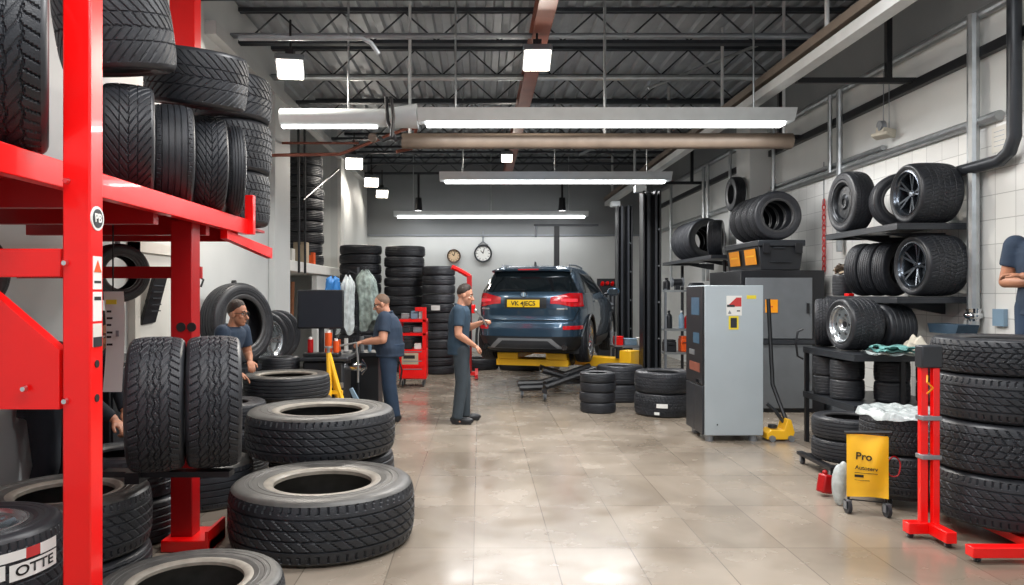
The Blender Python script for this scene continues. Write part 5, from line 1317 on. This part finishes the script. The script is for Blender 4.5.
for k, (y, w_, h_) in enumerate(((12.75, .14, 1.95), (13.0, .1, 1.9), (13.25, .16, 1.85))): MB().box((-3.42+.02*k, y, h_/2+.002), (.03, w_, h_), (0, .03, 0)).build('board', ('wood', 'card', 'wood')[k], t)

# balancing machine with monitor
mx, my = -1.93, 9.15
t = thing('wheel_balancer', 'dark wheel balancing machine with monitor at the left', 'machine', (mx, my, 0))
MB().bb(-2.16, -1.66, 9.0, 9.55, .02, .82).build('machine_cabinet', 'blackp', t, .03)
MB().bb(-2.19, -1.60, 8.95, 9.6, .821, .87).build('work_tray', 'dkgrey', t, .012)
MB().bb(-2.15, -1.72, 8.97, 9.2, .871, .92).build('tool_tray', 'blackp', t, .01)
mon = MB().bb(-2.255, -1.68, 9.12, 9.16, 1.21, 1.69).build('monitor', 'blackp', t, .015)
MB().bb(-2.235, -1.70, 9.116, 9.119, 1.23, 1.67).build('screen', 'screen', mon)
MB().cyl((-1.97, 9.2, .87), (-1.97, 9.2, 1.4), .035).bb(-2.05, -1.89, 9.161, 9.2, 1.34, 1.5).build('monitor_post', 'dkgrey', t)
MB().cyl((-1.66, 9.3, .72), (-1.48, 9.3, .72), .05, seg=20).cyl((-1.48, 9.3, .72), (-1.42, 9.3, .72), .10, .02, 20).build('balancing_shaft', 'chrome', t)
MB().tube([(-1.72, 9.1, 1.0), (-1.52, 9.1, 1.04), (-1.5, 9.1, .8), (-1.5, 9.1, .55)], .014, 8).build('measuring_arm', 'galv', t)
MB().bb(-2.1, -1.66, 8.97, 9.0, .5, .56).build('front_rail', 'grey', t)
for k, (x, z, m, r) in enumerate(((-2.08, .92, 'dred', .035), (-1.86, .93, 'vorange', .045), (-1.765, .91, 'vorange', .035))):
    tq = thing('spray_can', ('red spray can on the balancing machine tray', 'taller orange spray can below the monitor', 'small orange can at right on the machine tray')[k], 'can', (x, 9.08, .92), group='cans on the balancing machine')
    MB().cyl((x, 9.08, .922), (x, 9.08, .922+(.16, .24, .14)[k]), r, seg=16).build('can_body', m, tq); MB().cyl((x, 9.08, .922+(.16, .24, .14)[k]), (x, 9.08, .95+(.16, .24, .14)[k]), r*.6, seg=12).build('can_cap', 'white', tq)
t = thing('tool_bench', 'dark bench carrying clutter between monitor and heavy mechanic', 'bench', (-1.75, 10.1, 0))
MB().bb(-2.2, -1.30, 10.15, 10.7, .78, .83).build('bench_top', 'dkgrey', t, .006)
MB().bb(-2.1, -1.4, 10.2, 10.66, .02, .779).build('bench_cabinet', 'blackp', t, .01)
MB().bb(-2.15, -1.35, 10.55, 10.6, 1.13, 1.17).bb(-2.1, -2.06, 10.55, 10.6, .83, 1.13).bb(-1.43, -1.39, 10.55, 10.6, .83, 1.13).build('upper_shelf', 'dkgrey', t)
random.seed(11)
for k in range(7):
    x = -2.1+.11*k; r = .025+.012*random.random(); h = .10+.14*random.random()
    tq = thing('bottle', ('leftmost', 'second', 'third', 'fourth', 'fifth', 'sixth', 'rightmost')[k]+' small bottle in the row on the dark tool bench', 'bottle', (x, 10.4, .832), group='small bottles on the tool bench')
    MB().cyl((x, 10.4, .832), (x, 10.4, .832+h), r, r*.9, 12).build('bottle_body', ('grey', 'vorange', 'white', 'dkgrey', 'galv', 'steelblue', 'grey')[k], tq)
    MB().cyl((x, 10.4, .832+h), (x, 10.4, .86+h), r*.5, seg=10).build('bottle_cap', 'black', tq)
# coat stand with plastic-wrapped jackets behind the monitor
t = thing('coat_stand', 'dark pole with coat hooks behind the monitor', 'stand', (-1.62, 10.05, 0))
MB().cyl((-1.66, 10.09, 0), (-1.66, 10.09, 2.0), .018).cyl((-1.66, 9.99, 0), (-1.66, 9.99, .03), .14).tube([(-1.8, 10.08, 1.9), (-1.78, 10.08, 1.95), (-1.66, 10.08, 1.9), (-1.56, 10.08, 1.99), (-1.54, 10.08, 1.97)], .008, 6).build('pole', 'dkgrey', t)
def drape(lab, nm, c, w_, h_, m, sd, parent=None):
    r = random.Random(sd); ph = r.random()*6
    def fn(i, j):
        a = 2*PI*i; k = (.30+.70*min(1, j*5.5))*(1-.12*math.sin(PI*j)+.10*j)
        rr = 1+.26*math.sin(5*a+ph+3*j)*(.3+.7*j)+.14*math.sin(11*a+5*j)
        return V((c[0]+w_*.5*k*rr*math.cos(a)+.10*(j**1.5)*(1 if sd == 2 else -.2), c[1]+.06*k*rr*math.sin(a), c[2]-h_*j+(.02+.06*j)*math.sin(3*a+ph)))
    o = MB().grid(fn, 40, 20, wrap=True).build(nm, m, angle=180); return tag(o, lab, 'jacket', 'jackets hung behind the monitor')
drape('grey-green jacket hanging at right behind the monitor', 'hanging_jacket', (-1.55, 10.02, 1.95), .27, .74, 'cloth', 2)
drape('pale grey jacket hanging just right of the monitor', 'hanging_jacket', (-1.79, 9.98, 1.88), .19, .72, 'film', 4)
drape('blue cloth bundle hanging behind the monitor top', 'hanging_cloth', (-1.96, 9.9, 1.86), .18, .26, 'blue', 5)
# yellow jack stand
t = thing('jack_stand', 'yellow tripod jack stand in front of the balancing machine', 'jack stand', (-1.78, 8.75, 0))
for dx, dy, nm in ((-.02, -.10, 'leg'), (.17, -.05, 'leg'), (.06, .12, 'leg')):
    MB().tube([(-1.79, 8.75, .94), (-1.76+dx*.5, 8.75+dy*.5, .55), (-1.73+dx*1.4, 8.75+dy*1.6, .01)], [.03, .028, .024], 8).build(nm, 'yellow', t)
MB().cyl((-1.79, 8.75, .92), (-1.79, 8.75, 1.0), .02).cyl((-1.79, 8.75, 1.0), (-1.79, 8.75, 1.02), .05).build('saddle', 'galv', t)
MB().bb(-1.80, -1.62, 8.70, 8.76, .46, .50).build('cross_bar', 'yellow', t)
t = thing('pedal_lever', 'grey-blue pedal lever on the floor by the heavy mechanic', 'lever', (-1.50, 9.1, 0))
MB().prism([(-.16, .46), (-.12, .48), (.02, .22), (.12, .10), (.16, .03), (.02, .03), (-.04, .18)], .05, frame((-1.46, 9.2, 0), (1, 0, 0), (0, 0, 1))).build('lever', 'steelblue', t, .006)
MB().bb(-1.62, -1.32, 9.06, 9.26, .0, .03).build('base', 'steelblue', t)

# red tool trolley
x0, x1, y0, y1 = -1.42, -.94, 12.95, 13.4
t = thing('tool_trolley', 'red tool trolley loaded with tools behind the heavy mechanic', 'trolley', (-1.18, 13.2, 0))
MB().bb(x0, x1, y0+.02, y1, .14, .66).build('trolley_body', 'red', t, .01)
for k, (z0, z1) in enumerate(((.16, .34), (.355, .48), (.495, .645))):
    d_ = MB().bb(x0+.02, x1-.02, y0, y0+.018, z0, z1).build('drawer', 'red', t, .004); MB().bb(x0+.08, x1-.08, y0-.012, y0-.001, z1-.03, z1-.015).build('handle', 'grey', d_)
MB().bb(x0+.05, x1-.14, y0-.004, y0-.0015, .40, .60).build('label_panel', 'card', t)
MB().bb(x0+.08, x1-.2, y0-.006, y0-.0045, .50, .56).build('lettering', 'ink', t)
for zz in (.90, 1.14): MB().bb(x0, x1, y0, y1, zz, zz+.05).build('tray', 'red', t, .006)
MB().bb(x1-.07, x1, y0, y0+.06, .66, 1.40).bb(x1-.2, x1, y0+.001, y0+.059, 1.33, 1.40).build('handle_post', 'red', t, .008)
MB().bb(x0, x0+.04, y0, y0+.04, .66, 1.15).bb(x0, x0+.04, y1-.04, y1, .66, 1.15).bb(x1-.04, x1, y1-.04, y1, .66, 1.15).build('post', 'dred', t)
for xx in (x0+.06, x1-.06):
    for yy in (y0+.07, y1-.06): caster(xx, yy, .05, t, 'blackp', top=.139)
random.seed(4)
for k, (x, z, w_, h_, m, lab) in enumerate(((-1.32, 1.192, .14, .10, 'galv', 'grey socket case at left on the trolley top'), (-1.16, 1.192, .12, .14, 'steelblue', 'pale blue tin in the middle of the trolley top'), (-1.04, 1.192, .08, .18, 'film', 'clear jar at right on the trolley top'), (-1.3, .952, .14, .12, 'dkgrey', 'dark drill case on the trolley middle tray'), (-1.10, .952, .16, .10, 'grey', 'grey tin on the trolley middle tray'), (-1.28, .662, .16, .14, 'blackp', 'black case on the trolley lower tray'), (-1.10, .662, .12, .10, 'white', 'white carton on the trolley lower tray'))):
    tq = thing('tin' if 'tin' in lab else 'jar' if 'jar' in lab else 'carton' if 'carton' in lab else 'tool_case', lab, 'container', (x, 13.1, z), group='containers on the red trolley')
    MB().bb(x-w_/2, x+w_/2, 13.02, 13.16, z, z+h_*.75).build('container_body', m, tq, .01); MB().bb(x-w_/2*.95, x+w_/2*.95, 13.025, 13.155, z+h_*.75+.001, z+h_).build('lid', m, tq, .008)
tag(MB().tube([(-1.47, 12.93, 1.16), (-1.52, 12.9, .9), (-1.45, 12.86, .62), (-1.36, 12.9, .30), (-1.40, 12.88, .05)], .014, 8).build('hanging_air_hose', 'blackp'), 'black air hose hanging down the left of the trolley', 'hose')

# tall piles along the back
G = 'tyres in the tall piles before the back wall'
for x, y, R, n, hh, lab in ((-2.54, 15.75, .45, 13, 2.66, 'tyre in the left tall pile before the back wall'), (-1.60, 15.75, .435, 13, 2.64, 'tyre in the middle tall pile before the back wall'), (-.86, 15.25, .345, 12, 2.20, 'tyre in the right shorter pile before the back wall')):
    Ws = [random.uniform(.9, 1.1) for _ in range(n)]; sc_ = hh/sum(Ws); stack(lab, x, y, R, [w_*sc_-.003 for w_ in Ws], (3, 4, 0), jit=.012, group=G, whole=True)
bpy.context.view_layer.update()
t = thing('paper_label', 'small white paper label on the right shorter pile', 'label', (-.92, 15.2, 1.3))
MB().grid(lambda i, j: V((-.86+.365*math.sin(-.35+.5*i), 15.25-.365*math.cos(-.35+.5*i), 1.30+.10*j)), 6, 1).build('paper', 'white', t)
# red hoist and tools behind the mechanic
t = thing('engine_hoist', 'red workshop hoist behind the mechanic by the car', 'hoist', (-.2, 14.6, 0))
MB().bb(-.26, -.16, 14.55, 14.65, .06, 2.0).build('post', 'dred', t, .006)
MB().tube([(-.21, 14.6, 1.98), (-.42, 14.55, 2.10), (-.55, 14.5, 2.16)], .045, 8).build('boom', 'red', t)
MB().bb(-.38, -.32, 14.0, 15.2, .03, .10).bb(-.10, -.04, 14.0, 15.2, .03, .10).bb(-.38, -.04, 14.55, 14.65, .03, .099).build('base_legs', 'red', t)
MB().cyl((-.21, 14.5, .6), (-.21, 14.53, 1.6), .045).build('hydraulic_ram', 'blackp', t)
for xx in (-.35, -.07):
    for yy in (14.03, 15.17): MB().cyl((xx-.012, yy, .028), (xx+.012, yy, .028), .028, seg=12).build('wheel', 'grey', t)
MB().bb(-.33, -.09, 14.52, 14.68, 1.25, 1.42).build('control_box', 'red', t, .01)
t = thing('tool_pegboard', 'dark tool board with a red reel behind the car mirror', 'tool board', (3.1, 18.0, 0))
MB().bb(2.85, 3.45, 18.0, 18.06, .0, 2.0).build('board', 'dkgrey', t)
for k in range(4): MB().cyl((2.97+.12*k, 17.99, 1.86+.02*(k % 2)), (2.97+.12*k, 17.9, 1.90), .05, .04, 10).build('red_tool', 'red', t)
for k in range(5): MB().bb(2.9+.1*k, 2.94+.1*k, 17.96, 17.998, 1.25+.03*(k % 3), 1.6).build('hand_tool', 'grey', t)
t = thing('parts_cart', 'cart with red and blue boxes between the lift columns', 'cart', (2.72, 13.5, 0))
MB().bb(2.42, 3.0, 13.3, 13.8, .66, .70).build('cart_tray', 'grey', t)
MB().bb(2.42, 3.0, 13.3, 13.8, .2, .24).build('cart_tray', 'grey', t)
for xx in (2.44, 2.98):
    for yy in (13.32, 13.78): MB().cyl((xx, yy, .0), (xx, yy, .95), .016).build('post', 'grey', t)
for lab, x, z, w_, h_, m in (('red box at left on the parts cart', 2.52, .703, .15, .16, 'red'), ('blue-grey box on the parts cart', 2.73, .703, .22, .12, 'steelblue'), ('dark toolbox on the lower cart tray', 2.7, .243, .3, .22, 'blackp'), ('pale box at right on the parts cart', 2.91, .703, .10, .14, 'cream')):
    tq = thing('parts_box', lab, 'box', (x, 13.5, z), group='boxes on the parts cart')
    MB().bb(x-w_/2, x+w_/2, 13.4, 13.6, z, z+h_*.8).build('box_body', m, tq, .01); MB().bb(x-w_/2*1.03, x+w_/2*1.03, 13.395, 13.605, z+h_*.8+.001, z+h_).build('box_lid', m, tq, .006)

t = thing('backdrop_cabinet', 'low black cabinet added as dark backdrop behind the worker', 'cabinet', (-2.97, 5.9, 0))  # added to fill the gap behind the worker with a dark backdrop
MB().bb(XL+.01, -2.75, 5.5, 6.5, 0, 1.12).build('cabinet_body', 'black', t, .008)
for y0, y1 in ((5.52, 5.99), (6.01, 6.48)):
    d_ = MB().bb(-2.749, -2.735, y0, y1, .06, 1.08).build('door', 'blackp', t, .004); MB().bb(-2.734, -2.72, y1-.06, y1-.04, .6, .8).build('handle', 'grey', d_)
